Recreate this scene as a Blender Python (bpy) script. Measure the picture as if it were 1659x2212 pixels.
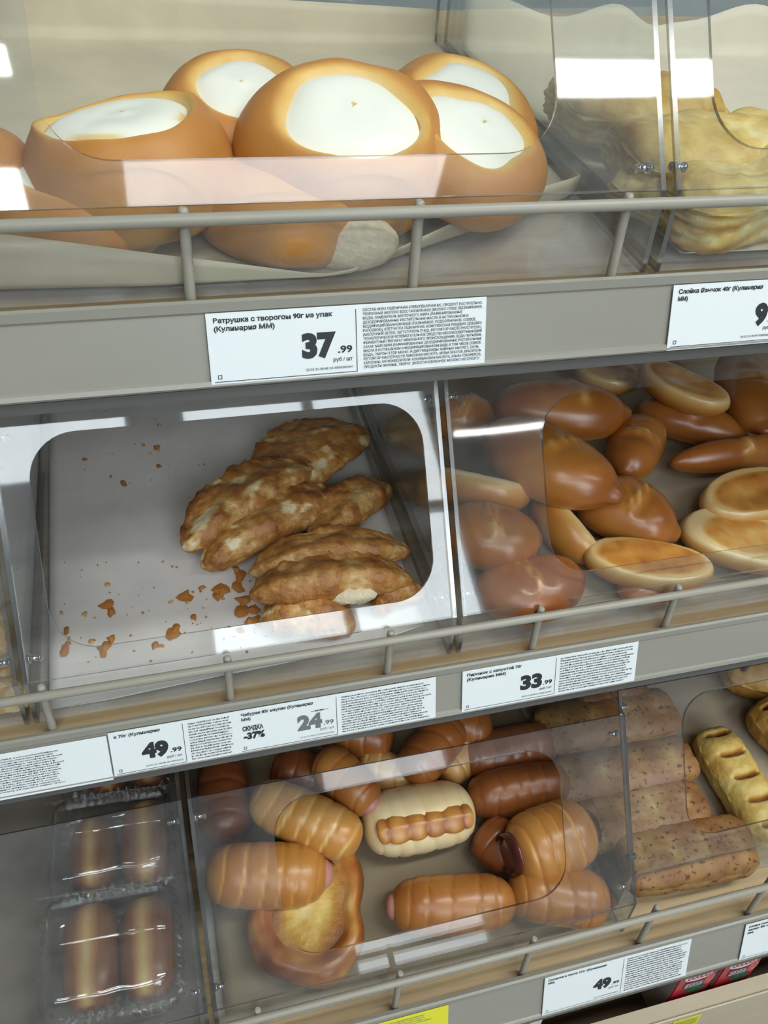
import bpy, bmesh, math, random
import numpy as np
from mathutils import Vector, Matrix, noise

# ------------------------------------------------------------------ scene, camera, light
scene = bpy.context.scene
COL = scene.collection
for o in list(bpy.data.objects):
    bpy.data.objects.remove(o)

CAM_H = 1.45
cam_data = bpy.data.cameras.new('camera')
cam_data.sensor_fit = 'VERTICAL'
cam_data.sensor_height = 36.0
cam_data.lens = 1852.47 / 2212 * 36.0
cam_data.clip_start = 0.01
cam = bpy.data.objects.new('camera', cam_data)
COL.objects.link(cam)
R = [[0.96362745, -0.26040658, 0.06008779], [-0.11727877, -0.61407995, -0.78048159], [0.24014125, 0.74504646, -0.62228446]]
cam.matrix_world = Matrix((
    (R[0][0], -R[1][0], -R[2][0], 0.0),
    (R[0][1], -R[1][1], -R[2][1], 0.0),
    (R[0][2], -R[1][2], -R[2][2], CAM_H),
    (0, 0, 0, 1)))
scene.camera = cam

scene.view_settings.view_transform = 'Standard'
scene.view_settings.look = 'None'
scene.view_settings.gamma = 1.0
scene.view_settings.use_curve_mapping = False
scene.view_settings.exposure = 0.0
scene.cycles.max_bounces = 10
scene.cycles.diffuse_bounces = 4
scene.cycles.glossy_bounces = 4
scene.cycles.transmission_bounces = 6
scene.cycles.transparent_max_bounces = 32
scene.cycles.caustics_reflective = False
scene.cycles.caustics_refractive = False

world = bpy.data.worlds.new('world')
scene.world = world
world.use_nodes = True
bg = world.node_tree.nodes['Background']
bg.inputs[0].default_value = (0.80, 0.90, 1.0, 1)
bg.inputs[1].default_value = 0.10
WINDOW_POWER = 8.0
LAMP_POWER = 22.0
DIM_LAMP_POWER = 6.0


# ------------------------------------------------------------------ helpers
def prop(o, label=None, cat=None, group=None, kind=None):
    if label: o['label'] = label
    if cat: o['category'] = cat
    if group: o['group'] = group
    if kind: o['kind'] = kind
    return o

def empty(name, loc, label, cat, group=None, mat=None):
    o = bpy.data.objects.new(name, None)
    o.empty_display_size = 0.02
    COL.objects.link(o)
    if mat is not None: o.matrix_world = mat
    else: o.location = loc
    return prop(o, label, cat, group)

def mesh_obj(name, verts, faces, mats, parent=None, smooth=True, attrs=None, midx=None, loc=None):
    me = bpy.data.meshes.new(name)
    me.from_pydata([tuple(v) for v in verts], [], [tuple(f) for f in faces])
    if not isinstance(mats, (list, tuple)): mats = [mats]
    for m in mats: me.materials.append(m)
    if smooth: me.polygons.foreach_set('use_smooth', [True] * len(me.polygons))
    if midx is not None: me.polygons.foreach_set('material_index', list(midx))
    if attrs:
        for k, a in attrs.items():
            at = me.attributes.new(k, 'FLOAT', 'POINT')
            at.data.foreach_set('value', np.asarray(a, dtype=np.float32))
    me.update()
    o = bpy.data.objects.new(name, me)
    COL.objects.link(o)
    if parent is not None: o.parent = parent
    if loc is not None: o.location = loc
    return o

def bm_obj(name, bm, mats, parent=None, smooth=False):
    me = bpy.data.meshes.new(name)
    bm.to_mesh(me); bm.free()
    if not isinstance(mats, (list, tuple)): mats = [mats]
    for m in mats: me.materials.append(m)
    if smooth: me.polygons.foreach_set('use_smooth', [True] * len(me.polygons))
    o = bpy.data.objects.new(name, me)
    COL.objects.link(o)
    if parent is not None: o.parent = parent
    return o

def add_box(bm, lo, hi, mi=0):
    vs = [bm.verts.new((x, y, z)) for x in (lo[0], hi[0]) for y in (lo[1], hi[1]) for z in (lo[2], hi[2])]
    for q in ((0, 1, 3, 2), (4, 6, 7, 5), (0, 4, 5, 1), (2, 3, 7, 6), (0, 2, 6, 4), (1, 5, 7, 3)):
        f = bm.faces.new([vs[i] for i in q]); f.material_index = mi

def add_prism(bm, prof, x0, x1, cap_mi=0, side_mi=0):
    """A closed profile of (y, z) points swept along x."""
    a = [bm.verts.new((x0, y, z)) for y, z in prof]
    b = [bm.verts.new((x1, y, z)) for y, z in prof]
    n = len(prof)
    for i in range(n):
        f = bm.faces.new([a[i], a[(i + 1) % n], b[(i + 1) % n], b[i]]); f.material_index = side_mi
    f = bm.faces.new(list(reversed(a))); f.material_index = cap_mi
    f = bm.faces.new(b); f.material_index = cap_mi

def add_rod(bm, p, q, r, seg=14, mi=0, round_end=False):
    p = Vector(p); q = Vector(q); d = (q - p).normalized()
    u = d.orthogonal().normalized(); w = d.cross(u)
    rings = [(p, r), (q, r)]
    if round_end:
        rings = [(p, r * .55), (p + d * r * .35, r * .9), (p + d * r * .9, r), (q - d * r * .9, r), (q - d * r * .35, r * .9), (q, r * .55)]
    loops = []
    for c, rr in rings:
        loops.append([bm.verts.new(c + (u * math.cos(2 * math.pi * i / seg) + w * math.sin(2 * math.pi * i / seg)) * rr) for i in range(seg)])
    for a, b in zip(loops, loops[1:]):
        for i in range(seg):
            f = bm.faces.new([a[i], a[(i + 1) % seg], b[(i + 1) % seg], b[i]]); f.smooth = True; f.material_index = mi
    f = bm.faces.new(list(reversed(loops[0]))); f.material_index = mi
    f = bm.faces.new(loops[-1]); f.material_index = mi

def fnoise(p, scale, seed, octaves=3):
    s = Vector((seed * 3.17, seed * 1.31, seed * 7.7))
    return np.array([noise.fractal(Vector(v) * scale + s, 1.0, 2.0, octaves) for v in p])

def ball(nu, nv):
    """Unit sphere with its poles on x: angle round, cosine along, and faces."""
    ph = np.linspace(0, math.pi, nv + 1)
    t, th, verts_id = [], [], []
    t.append(-1.0); th.append(0.0)
    for k in range(1, nv):
        for i in range(nu):
            t.append(-math.cos(ph[k])); th.append(2 * math.pi * i / nu)
    t.append(1.0); th.append(0.0)
    F = []
    for i in range(nu):
        F.append((0, 1 + (i + 1) % nu, 1 + i))
    for k in range(nv - 2):
        a = 1 + k * nu; b = a + nu
        for i in range(nu):
            F.append((a + i, a + (i + 1) % nu, b + (i + 1) % nu, b + i))
    last = len(t) - 1; a = 1 + (nv - 2) * nu
    for i in range(nu):
        F.append((a + i, a + (i + 1) % nu, last))
    return np.array(t), np.array(th), F

def lathe_grid(nu, rows):
    F = []
    n = rows
    for k in range(n - 1):
        for i in range(nu):
            F.append((k * nu + i, (k + 1) * nu + i, (k + 1) * nu + (i + 1) % nu, k * nu + (i + 1) % nu))
    return F

def sstep(a, b, x):
    x = np.clip((x - a) / (b - a), 0, 1)
    return x * x * (3 - 2 * x)

# ------------------------------------------------------------------ materials
def new_mat(name):
    m = bpy.data.materials.new(name); m.use_nodes = True
    nt = m.node_tree; nt.nodes.clear()
    out = nt.nodes.new('ShaderNodeOutputMaterial')
    return m, nt, out

def N(nt, kind, **kw):
    n = nt.nodes.new(kind)
    for k, v in kw.items():
        if k.startswith('i_'):
            key = k[2:]
            n.inputs[int(key) if key.isdigit() else key.replace('_', ' ')].default_value = v
        else: setattr(n, k, v)
    return n

def plain(name, col, rough=.5, metal=0.0, var=0.0, scale=20.0, bump=0.0, coat=0.0, stretch=(1, 1, 1), emis=None):
    m, nt, out = new_mat(name)
    b = N(nt, 'ShaderNodeBsdfPrincipled', i_Roughness=rough, i_Metallic=metal)
    b.inputs['Coat Weight'].default_value = coat
    b.inputs['Base Color'].default_value = (*col, 1)
    nt.links.new(b.outputs[0], out.inputs[0])
    if var or bump:
        tc = N(nt, 'ShaderNodeTexCoord'); mp = N(nt, 'ShaderNodeMapping'); mp.inputs['Scale'].default_value = stretch
        nz = N(nt, 'ShaderNodeTexNoise', i_Scale=scale, i_Detail=6.0, i_Roughness=.6)
        nt.links.new(tc.outputs['Object'], mp.inputs[0]); nt.links.new(mp.outputs[0], nz.inputs['Vector'])
        if var:
            cr = N(nt, 'ShaderNodeValToRGB')
            cr.color_ramp.elements[0].position = .3; cr.color_ramp.elements[1].position = .7
            cr.color_ramp.elements[0].color = (*[c * (1 - var) for c in col], 1)
            cr.color_ramp.elements[1].color = (*[min(1, c * (1 + var)) for c in col], 1)
            nt.links.new(nz.outputs['Fac'], cr.inputs[0]); nt.links.new(cr.outputs[0], b.inputs['Base Color'])
        if bump:
            bp = N(nt, 'ShaderNodeBump', i_Strength=bump, i_Distance=.002)
            nt.links.new(nz.outputs['Fac'], bp.inputs['Height']); nt.links.new(bp.outputs[0], b.inputs['Normal'])
    if emis:
        b.inputs['Emission Color'].default_value = (*col, 1); b.inputs['Emission Strength'].default_value = emis
    return m

def baked(name, stops, rough=.45, coat=0.0, nscale=70.0, namp=.18, bump=.25, bscale=350.0, speck=0.0, speckcol=(.10, .025, .01), spscale=160.0):
    """Crust whose colour follows the vertex attribute bake (0 raw to 1 dark) plus fine mottling."""
    m, nt, out = new_mat(name)
    b = N(nt, 'ShaderNodeBsdfPrincipled', i_Roughness=rough)
    b.inputs['Coat Weight'].default_value = coat; b.inputs['Coat Roughness'].default_value = .22
    b.inputs['Subsurface Weight'].default_value = 0.0
    at = N(nt, 'ShaderNodeAttribute', attribute_name='bake')
    tc = N(nt, 'ShaderNodeTexCoord')
    nz = N(nt, 'ShaderNodeTexNoise', i_Scale=nscale, i_Detail=5.0, i_Roughness=.65)
    nt.links.new(tc.outputs['Object'], nz.inputs['Vector'])
    ma = N(nt, 'ShaderNodeMath', operation='MULTIPLY_ADD'); ma.inputs[1].default_value = namp * 2; 
    sub = N(nt, 'ShaderNodeMath', operation='SUBTRACT'); sub.inputs[1].default_value = .5
    nt.links.new(nz.outputs['Fac'], sub.inputs[0]); nt.links.new(sub.outputs[0], ma.inputs[0]); nt.links.new(at.outputs['Fac'], ma.inputs[2])
    cr = N(nt, 'ShaderNodeValToRGB')
    els = cr.color_ramp.elements
    while len(els) < len(stops): els.new(.5)
    for e, (p, c) in zip(els, stops): e.position = p; e.color = (*c, 1)
    nt.links.new(ma.outputs[0], cr.inputs[0])
    col = cr.outputs[0]
    if speck:
        n2 = N(nt, 'ShaderNodeTexNoise', i_Scale=spscale, i_Detail=3.0)
        nt.links.new(tc.outputs['Object'], n2.inputs['Vector'])
        r2 = N(nt, 'ShaderNodeMapRange'); r2.inputs[1].default_value = .60; r2.inputs[2].default_value = .65; r2.inputs[4].default_value = speck
        nt.links.new(n2.outputs['Fac'], r2.inputs[0])
        mx = N(nt, 'ShaderNodeMix', data_type='RGBA'); mx.inputs[7].default_value = (*speckcol, 1)
        nt.links.new(r2.outputs[0], mx.inputs[0]); nt.links.new(col, mx.inputs[6]); col = mx.outputs[2]
    nt.links.new(col, b.inputs['Base Color'])
    nb = N(nt, 'ShaderNodeTexNoise', i_Scale=bscale, i_Detail=4.0)
    nt.links.new(tc.outputs['Object'], nb.inputs['Vector'])
    bp = N(nt, 'ShaderNodeBump', i_Strength=bump, i_Distance=.0012)
    nt.links.new(nb.outputs['Fac'], bp.inputs['Height']); nt.links.new(bp.outputs[0], b.inputs['Normal'])
    nt.links.new(b.outputs[0], out.inputs[0])
    return m

def clear_plastic(name, tint=(.97, .98, .98), rough=.03, f0=.045, haze=.03, wavy=0.0):
    """Thin clear sheet: see-through, with a mirror share that grows towards grazing and a trace of scuff haze."""
    m, nt, out = new_mat(name)
    lw = N(nt, 'ShaderNodeLayerWeight', i_Blend=.5)
    pw = N(nt, 'ShaderNodeMath', operation='POWER'); pw.inputs[1].default_value = 5.0
    nt.links.new(lw.outputs['Facing'], pw.inputs[0])
    ml = N(nt, 'ShaderNodeMath', operation='MULTIPLY_ADD'); ml.inputs[1].default_value = 1 - f0; ml.inputs[2].default_value = f0
    nt.links.new(pw.outputs[0], ml.inputs[0])
    tr = N(nt, 'ShaderNodeBsdfTransparent'); tr.inputs[0].default_value = (*tint, 1)
    gl = N(nt, 'ShaderNodeBsdfGlossy', i_Roughness=rough); gl.inputs[0].default_value = (1, 1, 1, 1)
    mx = N(nt, 'ShaderNodeMixShader')
    nt.links.new(ml.outputs[0], mx.inputs[0]); nt.links.new(tr.outputs[0], mx.inputs[1]); nt.links.new(gl.outputs[0], mx.inputs[2])
    tc = N(nt, 'ShaderNodeTexCoord')
    df = N(nt, 'ShaderNodeBsdfDiffuse'); df.inputs[0].default_value = (.8, .8, .82, 1)
    nz = N(nt, 'ShaderNodeTexNoise', i_Scale=26.0, i_Detail=8.0, i_Roughness=.7)
    nt.links.new(tc.outputs['Object'], nz.inputs['Vector'])
    mr = N(nt, 'ShaderNodeMapRange'); mr.inputs[1].default_value = .35; mr.inputs[2].default_value = .8; mr.inputs[3].default_value = haze * .3; mr.inputs[4].default_value = haze * 2
    nt.links.new(nz.outputs['Fac'], mr.inputs[0])
    m2 = N(nt, 'ShaderNodeMixShader')
    nt.links.new(mr.outputs[0], m2.inputs[0]); nt.links.new(mx.outputs[0], m2.inputs[1]); nt.links.new(df.outputs[0], m2.inputs[2])
    if wavy:
        nw = N(nt, 'ShaderNodeTexNoise', i_Scale=9.0, i_Detail=1.0)
        nt.links.new(tc.outputs['Object'], nw.inputs['Vector'])
        bp = N(nt, 'ShaderNodeBump', i_Strength=wavy, i_Distance=.004)
        nt.links.new(nw.outputs['Fac'], bp.inputs['Height']); nt.links.new(bp.outputs[0], gl.inputs['Normal'])
    nt.links.new(m2.outputs[0], out.inputs[0])
    return m

def emitter(name, col, power):
    m, nt, out = new_mat(name)
    e = N(nt, 'ShaderNodeEmission', i_Strength=power); e.inputs[0].default_value = (*col, 1)
    nt.links.new(e.outputs[0], out.inputs[0])
    return m

CRUST = [(0.0, (.78, .62, .34)), (.25, (.62, .38, .13)), (.5, (.46, .20, .045)), (.75, (.27, .085, .018)), (1.0, (.10, .025, .008))]
M = {}
M['vat'] = baked('vatrushka_crust', [(0, (.80, .66, .36)), (.25, (.68, .41, .11)), (.5, (.52, .235, .052)), (.8, (.38, .13, .023)), (1, (.22, .07, .018))], rough=.5, namp=.10, bump=.12, bscale=500)
M['curd'] = baked('curd_filling', [(0, (.84, .85, .76)), (.3, (.82, .82, .70)), (.6, (.75, .55, .22)), (1, (.28, .12, .03))], rough=.45, namp=.03, bump=.08, bscale=120)
M['crumb'] = plain('torn_crumb', (.66, .57, .40), .8, var=.12, scale=300, bump=.6)
M['bun'] = baked('glazed_bun_crust', [(0, (.80, .66, .38)), (.22, (.66, .42, .15)), (.45, (.56, .25, .05)), (.7, (.36, .115, .02)), (1, (.15, .035, .01))], rough=.33, coat=.40, namp=.06, bump=.08, bscale=260)
M['sroll'] = baked('sausage_roll_crust', [(0, (.80, .68, .42)), (.22, (.68, .46, .19)), (.45, (.54, .25, .055)), (.7, (.33, .105, .023)), (1, (.15, .04, .013))], rough=.36, coat=.22, namp=.06, bump=.10, bscale=260)
M['sausage'] = plain('sausage_skin', (.13, .032, .025), .3, var=.2, scale=60, coat=.4)
M['sausage_pale'] = plain('sausage_pale', (.48, .22, .18), .4, var=.2, scale=60)
M['fried'] = baked('fried_dough', [(0, (.74, .62, .40)), (.25, (.58, .38, .15)), (.5, (.42, .19, .045)), (.75, (.24, .08, .018)), (1, (.10, .03, .01))], rough=.45, namp=.30, nscale=120, bump=.7, bscale=420)
M['puff'] = baked('puff_crust', [(0, (.76, .67, .36)), (.3, (.62, .45, .13)), (.55, (.46, .26, .05)), (.8, (.34, .14, .03)), (1, (.16, .05, .015))], rough=.5, namp=.22, nscale=90, bump=.6, bscale=300)
M['slab'] = baked('speckled_puff_crust', [(0, (.56, .44, .22)), (.3, (.39, .235, .08)), (.55, (.27, .125, .04)), (.8, (.21, .075, .027)), (1, (.11, .03, .014))], rough=.5, namp=.18, nscale=60, bump=.5, bscale=300, speck=.9, spscale=240)
M['roll'] = baked('soft_roll_crust', [(0, (.72, .55, .24)), (.3, (.50, .26, .07)), (.6, (.26, .085, .02)), (1, (.10, .03, .01))], rough=.4, coat=.2, namp=.10, bump=.1)
M['metal'] = plain('beige_coated_steel', (.34, .32, .27), .42, var=.04, scale=8)
M['rail'] = plain('beige_coated_wire', (.36, .34, .285), .38)
M['channel'] = plain('grey_beige_price_channel', (.30, .29, .25), .32, var=.06, scale=9, stretch=(.4, 2, 2))
M['channel_shade'] = plain('price_channel_lip_shade', (.10, .10, .095), .35)  # recessed strip below the channel, its shadow put into the near-black colour
M['wood'] = plain('pale_laminate_board', (.46, .335, .185), .5, var=.20, scale=22, stretch=(.30, 10, 10), bump=.05)
M['paper_tan'] = plain('tan_baking_paper', (.52, .46, .33), .65, var=.12, scale=16, bump=.5)
M['paper_cream'] = plain('cream_baking_paper', (.62, .57, .45), .7, var=.05, scale=20, bump=.12)
M['paper_grey'] = plain('waxed_grey_paper', (.68, .645, .62), .42, var=.12, scale=14, bump=.2)
M['paper_dull'] = plain('dull_brown_paper', (.36, .30, .22), .7, var=.10, scale=24, bump=.15)
M['acrylic'] = clear_plastic('clear_acrylic', wavy=.05)
M['acrylic_wall'] = clear_plastic('clear_acrylic_wall', haze=.02)
M['acrylic_base'] = clear_plastic('scuffed_acrylic_base', haze=.16, rough=.08)
M['edge'] = clear_plastic('acrylic_cut_edge', tint=(.22, .24, .26), rough=.15, f0=.35, haze=.06)
M['pack'] = clear_plastic('thin_clear_pack', rough=.10, f0=.12, haze=.02, wavy=.6)
M['chrome'] = plain('bright_steel_screw', (.75, .77, .80), .18, metal=1.0)
M['tag'] = plain('price_tag_paper', (.80, .85, .87), .55)
M['yellow'] = plain('yellow_tag_paper', (.75, .72, .04), .55)
M['ink'] = plain('black_print', (.02, .025, .03), .6)
M['grey_ink'] = plain('grey_print', (.16, .18, .19), .6)
M['paper_kraft'] = plain('brown_kraft_paper', (.25, .20, .13), .7, var=.10, scale=24, bump=.15)
M['paper_shade'] = plain('shade_darkened_paper', (.19, .165, .135), .6, var=.10, scale=20, bump=.15)  # shade over the lower left bin is put into this paper colour
M['back'] = plain('shelving_back_panel', (.27, .31, .32), .6, var=.08, scale=5)
M['deck'] = plain('base_deck_laminate', (.50, .43, .31), .5, var=.06, scale=12, stretch=(.4, 4, 4))
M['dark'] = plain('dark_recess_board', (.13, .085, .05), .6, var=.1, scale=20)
M['red'] = plain('red_carton', (.42, .02, .035), .35, var=.1, scale=30)
M['carton_side'] = plain('grey_carton_side', (.42, .40, .38), .5)
M['purple'] = plain('purple_print', (.10, .03, .09), .4)
M['green'] = plain('green_print', (.015, .11, .05), .4, var=.4, scale=120)
M['white'] = plain('white_print', (.75, .72, .72), .4)
M['pink'] = plain('berry_print', (.60, .10, .11), .4, var=.3, scale=200)
M['wall'] = plain('shop_wall_paint', (.22, .23, .24), .7)
M['ceil'] = plain('shop_ceiling', (.20, .21, .22), .8)
M['floor'] = plain('shop_floor_tile', (.34, .33, .31), .3, var=.05, scale=3)
M['frame'] = plain('window_frame_grey', (.09, .11, .13), .4)
M['sky'] = emitter('bright_window_daylight', (.86, .95, 1.0), WINDOW_POWER)
M['dim_sky'] = emitter('shaded_door_daylight', (.86, .95, 1.0), WINDOW_POWER * .55)
M['lamp'] = emitter('lamp_diffuser', (.97, 1.0, .95), LAMP_POWER)
M['dim_lamp'] = emitter('dim_lamp_diffuser', (.90, .95, 1.0), DIM_LAMP_POWER)
M['crumbs'] = baked('fallen_flake', [(0, (.66, .45, .14)), (.5, (.46, .18, .04)), (1, (.25, .08, .02))], rough=.6, namp=.2)

# ------------------------------------------------------------------ the shop around the shelf (seen only as reflections, save one added lamp)
bm = bmesh.new(); add_box(bm, (-5, -4.1, -.05), (6, 1.2, 0)); prop(bm_obj('floor', bm, M['floor']), kind='structure')
bm = bmesh.new(); add_box(bm, (-5, -4.1, 4.85), (6, 1.2, 4.95)); prop(bm_obj('ceiling', bm, M['ceil']), kind='structure')
bm = bmesh.new(); add_box(bm, (-5, .95, 0), (6, 1.05, 4.85)); prop(bm_obj('wall_back', bm, M['back']), kind='structure')
bm = bmesh.new()
for x0, x1, z0, z1 in ((-5, 6, 0, .4), (-5, 6, 4.70, 4.85), (-5, -3.0, .4, 4.70), (-3.0, -.18, .4, 3.72), (-.18, .12, .4, 4.70), (.12, .62, .4, 2.3), (.62, 1.42, 2.2, 2.3), (1.42, 1.85, .4, 2.3), (1.85, 6, .4, 4.70)):
    add_box(bm, (x0, -4.1, z0), (x1, -4, z1))
prop(bm_obj('wall_front', bm, M['wall']), kind='structure')
def shop_window(name, x0, x1, z0, z1, nx, zs, mat='sky'):
    w = bpy.data.objects.new(name, None); COL.objects.link(w); w.location = ((x0 + x1) / 2, -4.05, z0); prop(w, kind='structure')
    bm = bmesh.new(); cx = (x0 + x1) / 2
    add_box(bm, (x0 - cx, -.04, 0), (x1 - cx, -.03, z1 - z0))
    p = bm_obj('window_pane', bm, M[mat], w); prop(p, kind='structure')
    bm = bmesh.new()
    for i in range(nx + 1):
        x = x0 + (x1 - x0) * i / nx - cx
        add_box(bm, (x - .035, -.03, 0), (x + .035, .05, z1 - z0))
    for z in zs: add_box(bm, (x0 - cx, -.03, z - z0 - .025), (x1 - cx, .05, z - z0 + .025))
    f = bm_obj('window_frame', bm, M['frame'], w); prop(f, kind='structure')
shop_window('window_1', -3.0, -.18, 3.72, 4.70, 3, (3.75, 4.68))
shop_window('window_2', .12, 1.85, 2.3, 4.70, 2, (2.33, 3.3, 4.68))
shop_window('window_3', .62, 1.42, .4, 2.2, 1, (.44, 1.2, 2.16), 'dim_sky')
def lamp(x0, x1, y, z, w, label, mat='lamp'):
    t = empty('ceiling_lamp', ((x0 + x1) / 2, y, z), label, 'lamp')
    bm = bmesh.new(); h = (x1 - x0) / 2
    add_box(bm, (-h, -w / 2, 0), (h, w / 2, .03)); hs = bm_obj('housing', bm, M['frame'], t)
    bm = bmesh.new(); add_box(bm, (-h, -w / 2 + .005, -.012), (h, w / 2 - .005, -.001)); bm_obj('diffuser', bm, M[mat], t)
    for x in (-h * .8, h * .8):
        bm = bmesh.new(); add_rod(bm, (x, 0, .03), (x, 0, 4.85 - z), .004, 8); bm_obj('hanger', bm, M['frame'], hs)
lamp(.35, 3.4, -.50, 4.0, .34, 'added unseen linear ceiling lamp nearest the shelf, for steeper light')  # added lamp, mirrored nowhere; makes the light on the tiers more vertical
lamp(1.20, 3.4, -1.53, 4.0, .17, 'linear ceiling lamp mirrored as a white bar in the upper right panel')
lamp(-1.2, -.36, -1.48, 4.0, .12, 'short linear ceiling lamp mirrored at the upper left edge')
lamp(-1.3, -.42, -2.06, 4.0, .26, 'short broad ceiling lamp mirrored at the left of the top fence')
lamp(-.02, 1.36, -2.03, 4.0, .30, 'broad dim ceiling lamp mirrored above the top fence', 'dim_lamp')
lamp(1.62, 2.9, -3.15, 3.30, .05, 'thin low hung tube lamp mirrored as a white line in the middle panel')

# ------------------------------------------------------------------ shelves, fences
SL = .105
TY = [.348, .3385, .2447]           # fence wire plane of each tier
TR = [1.3238, 1.0685, .8210]        # rail centre height
TL = [1.2885, 1.0355, .7700]        # lip height
BF = [(.3535, 1.287), (.346, 1.035), (.257, .768)]   # bin front: y, base height
TS = (-.277, -.961)                 # down direction of the sloping price channel face
FH = [.0335, .0335, .0445]
def floor_z(j, y): return BF[j][1] + (y - BF[j][0]) * SL

names = ['upper', 'middle', 'lower']
for j in range(3):
    y0 = TY[j] - .004; zl = TL[j]
    t = empty('shelf', (0, y0, zl), ['upper shelf with wooden board and grey price channel under the cheese buns',
        'middle shelf with wooden board and grey price channel under the turnovers and filled buns',
        'lower shelf with wide pale wooden board under the sausage rolls'][j], 'shelf', 'bakery shelves')
    bm = bmesh.new()
    yb = .80; zt = lambda y: floor_z(j, y) - .003 - zl
    add_prism(bm, [(.0036, zt(y0 + .0036)), (yb - y0, zt(yb)), (yb - y0, zt(yb) - .018), (.0036, zt(y0 + .0036) - .018)], -.75, 1.15)
    bm_obj('board', bm, M['wood'], t)
    bm = bmesh.new(); f = FH[j]
    def pt(s, o=0): return (TS[0] * s - .961 * o, TS[1] * s + .277 * o)
    prof = [(.0033, .0005), (.0005, .0015), (-.0012, .0008), pt(.0035, .0006), pt(.0045, -.0004), pt(f - .001, -.0004), pt(f, .001), pt(f + .002, .0015), pt(f + .003, .0005), pt(f + .003, -.0025), (.0033, -.012)]
    add_prism(bm, prof, -.75, 1.15)
    bm_obj('price_channel', bm, M['channel'], t)
    bm = bmesh.new()
    add_prism(bm, [pt(f + .0035, -.0005), pt(f + .0085, -.0012), pt(f + .0085, -.003), pt(f + .0035, -.0028)], -.75, 1.15)
    bm_obj('lower_channel_lip', bm, M['channel_shade'], t)

POSTS = [
    [-.1305, (0.019, 0.348, 1.2945)[0], (0.1181, 0.348, 1.2888)[0], (0.2182, 0.348, 1.2948)[0], .34, .44],
    [-.20, (-0.0797, 0.3385, 1.0429)[0], (0.0218, 0.3385, 1.0451)[0], (0.1201, 0.3385, 1.0506)[0], (0.219, 0.3385, 1.0496)[0], (0.3179, 0.3385, 1.0531)[0], .43],
    [-.18, -.08, (0.0173, 0.2447, 0.8146)[0], (0.1177, 0.2447, 0.7921)[0], (0.2198, 0.2447, 0.7889)[0], (0.3211, 0.2447, 0.7926)[0], (0.4223, 0.2447, 0.7931)[0], .52],
]
for j in range(3):
    t = empty('wire_fence', (0, TY[j], TL[j]), ['beige wire fence across the front of the upper shelf', 'beige wire fence across the front of the middle shelf', 'beige wire fence across the front of the lower shelf'][j], 'fence', 'wire fences on the shelf fronts')
    h = TR[j] - TL[j]
    bm = bmesh.new(); add_rod(bm, (-.74, -.0026, h), (1.14, -.0026, h), .0027, 16); bm_obj('rail', bm, M['rail'], t)
    for x in POSTS[j]:
        zb = floor_z(j, TY[j] + .0022) - .0028 - TL[j]; bm = bmesh.new(); add_rod(bm, (x, .0022, zb), (x, .0022, h + .0035), .0024, 12, round_end=True); bm_obj('post', bm, M['rail'], t)

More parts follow.
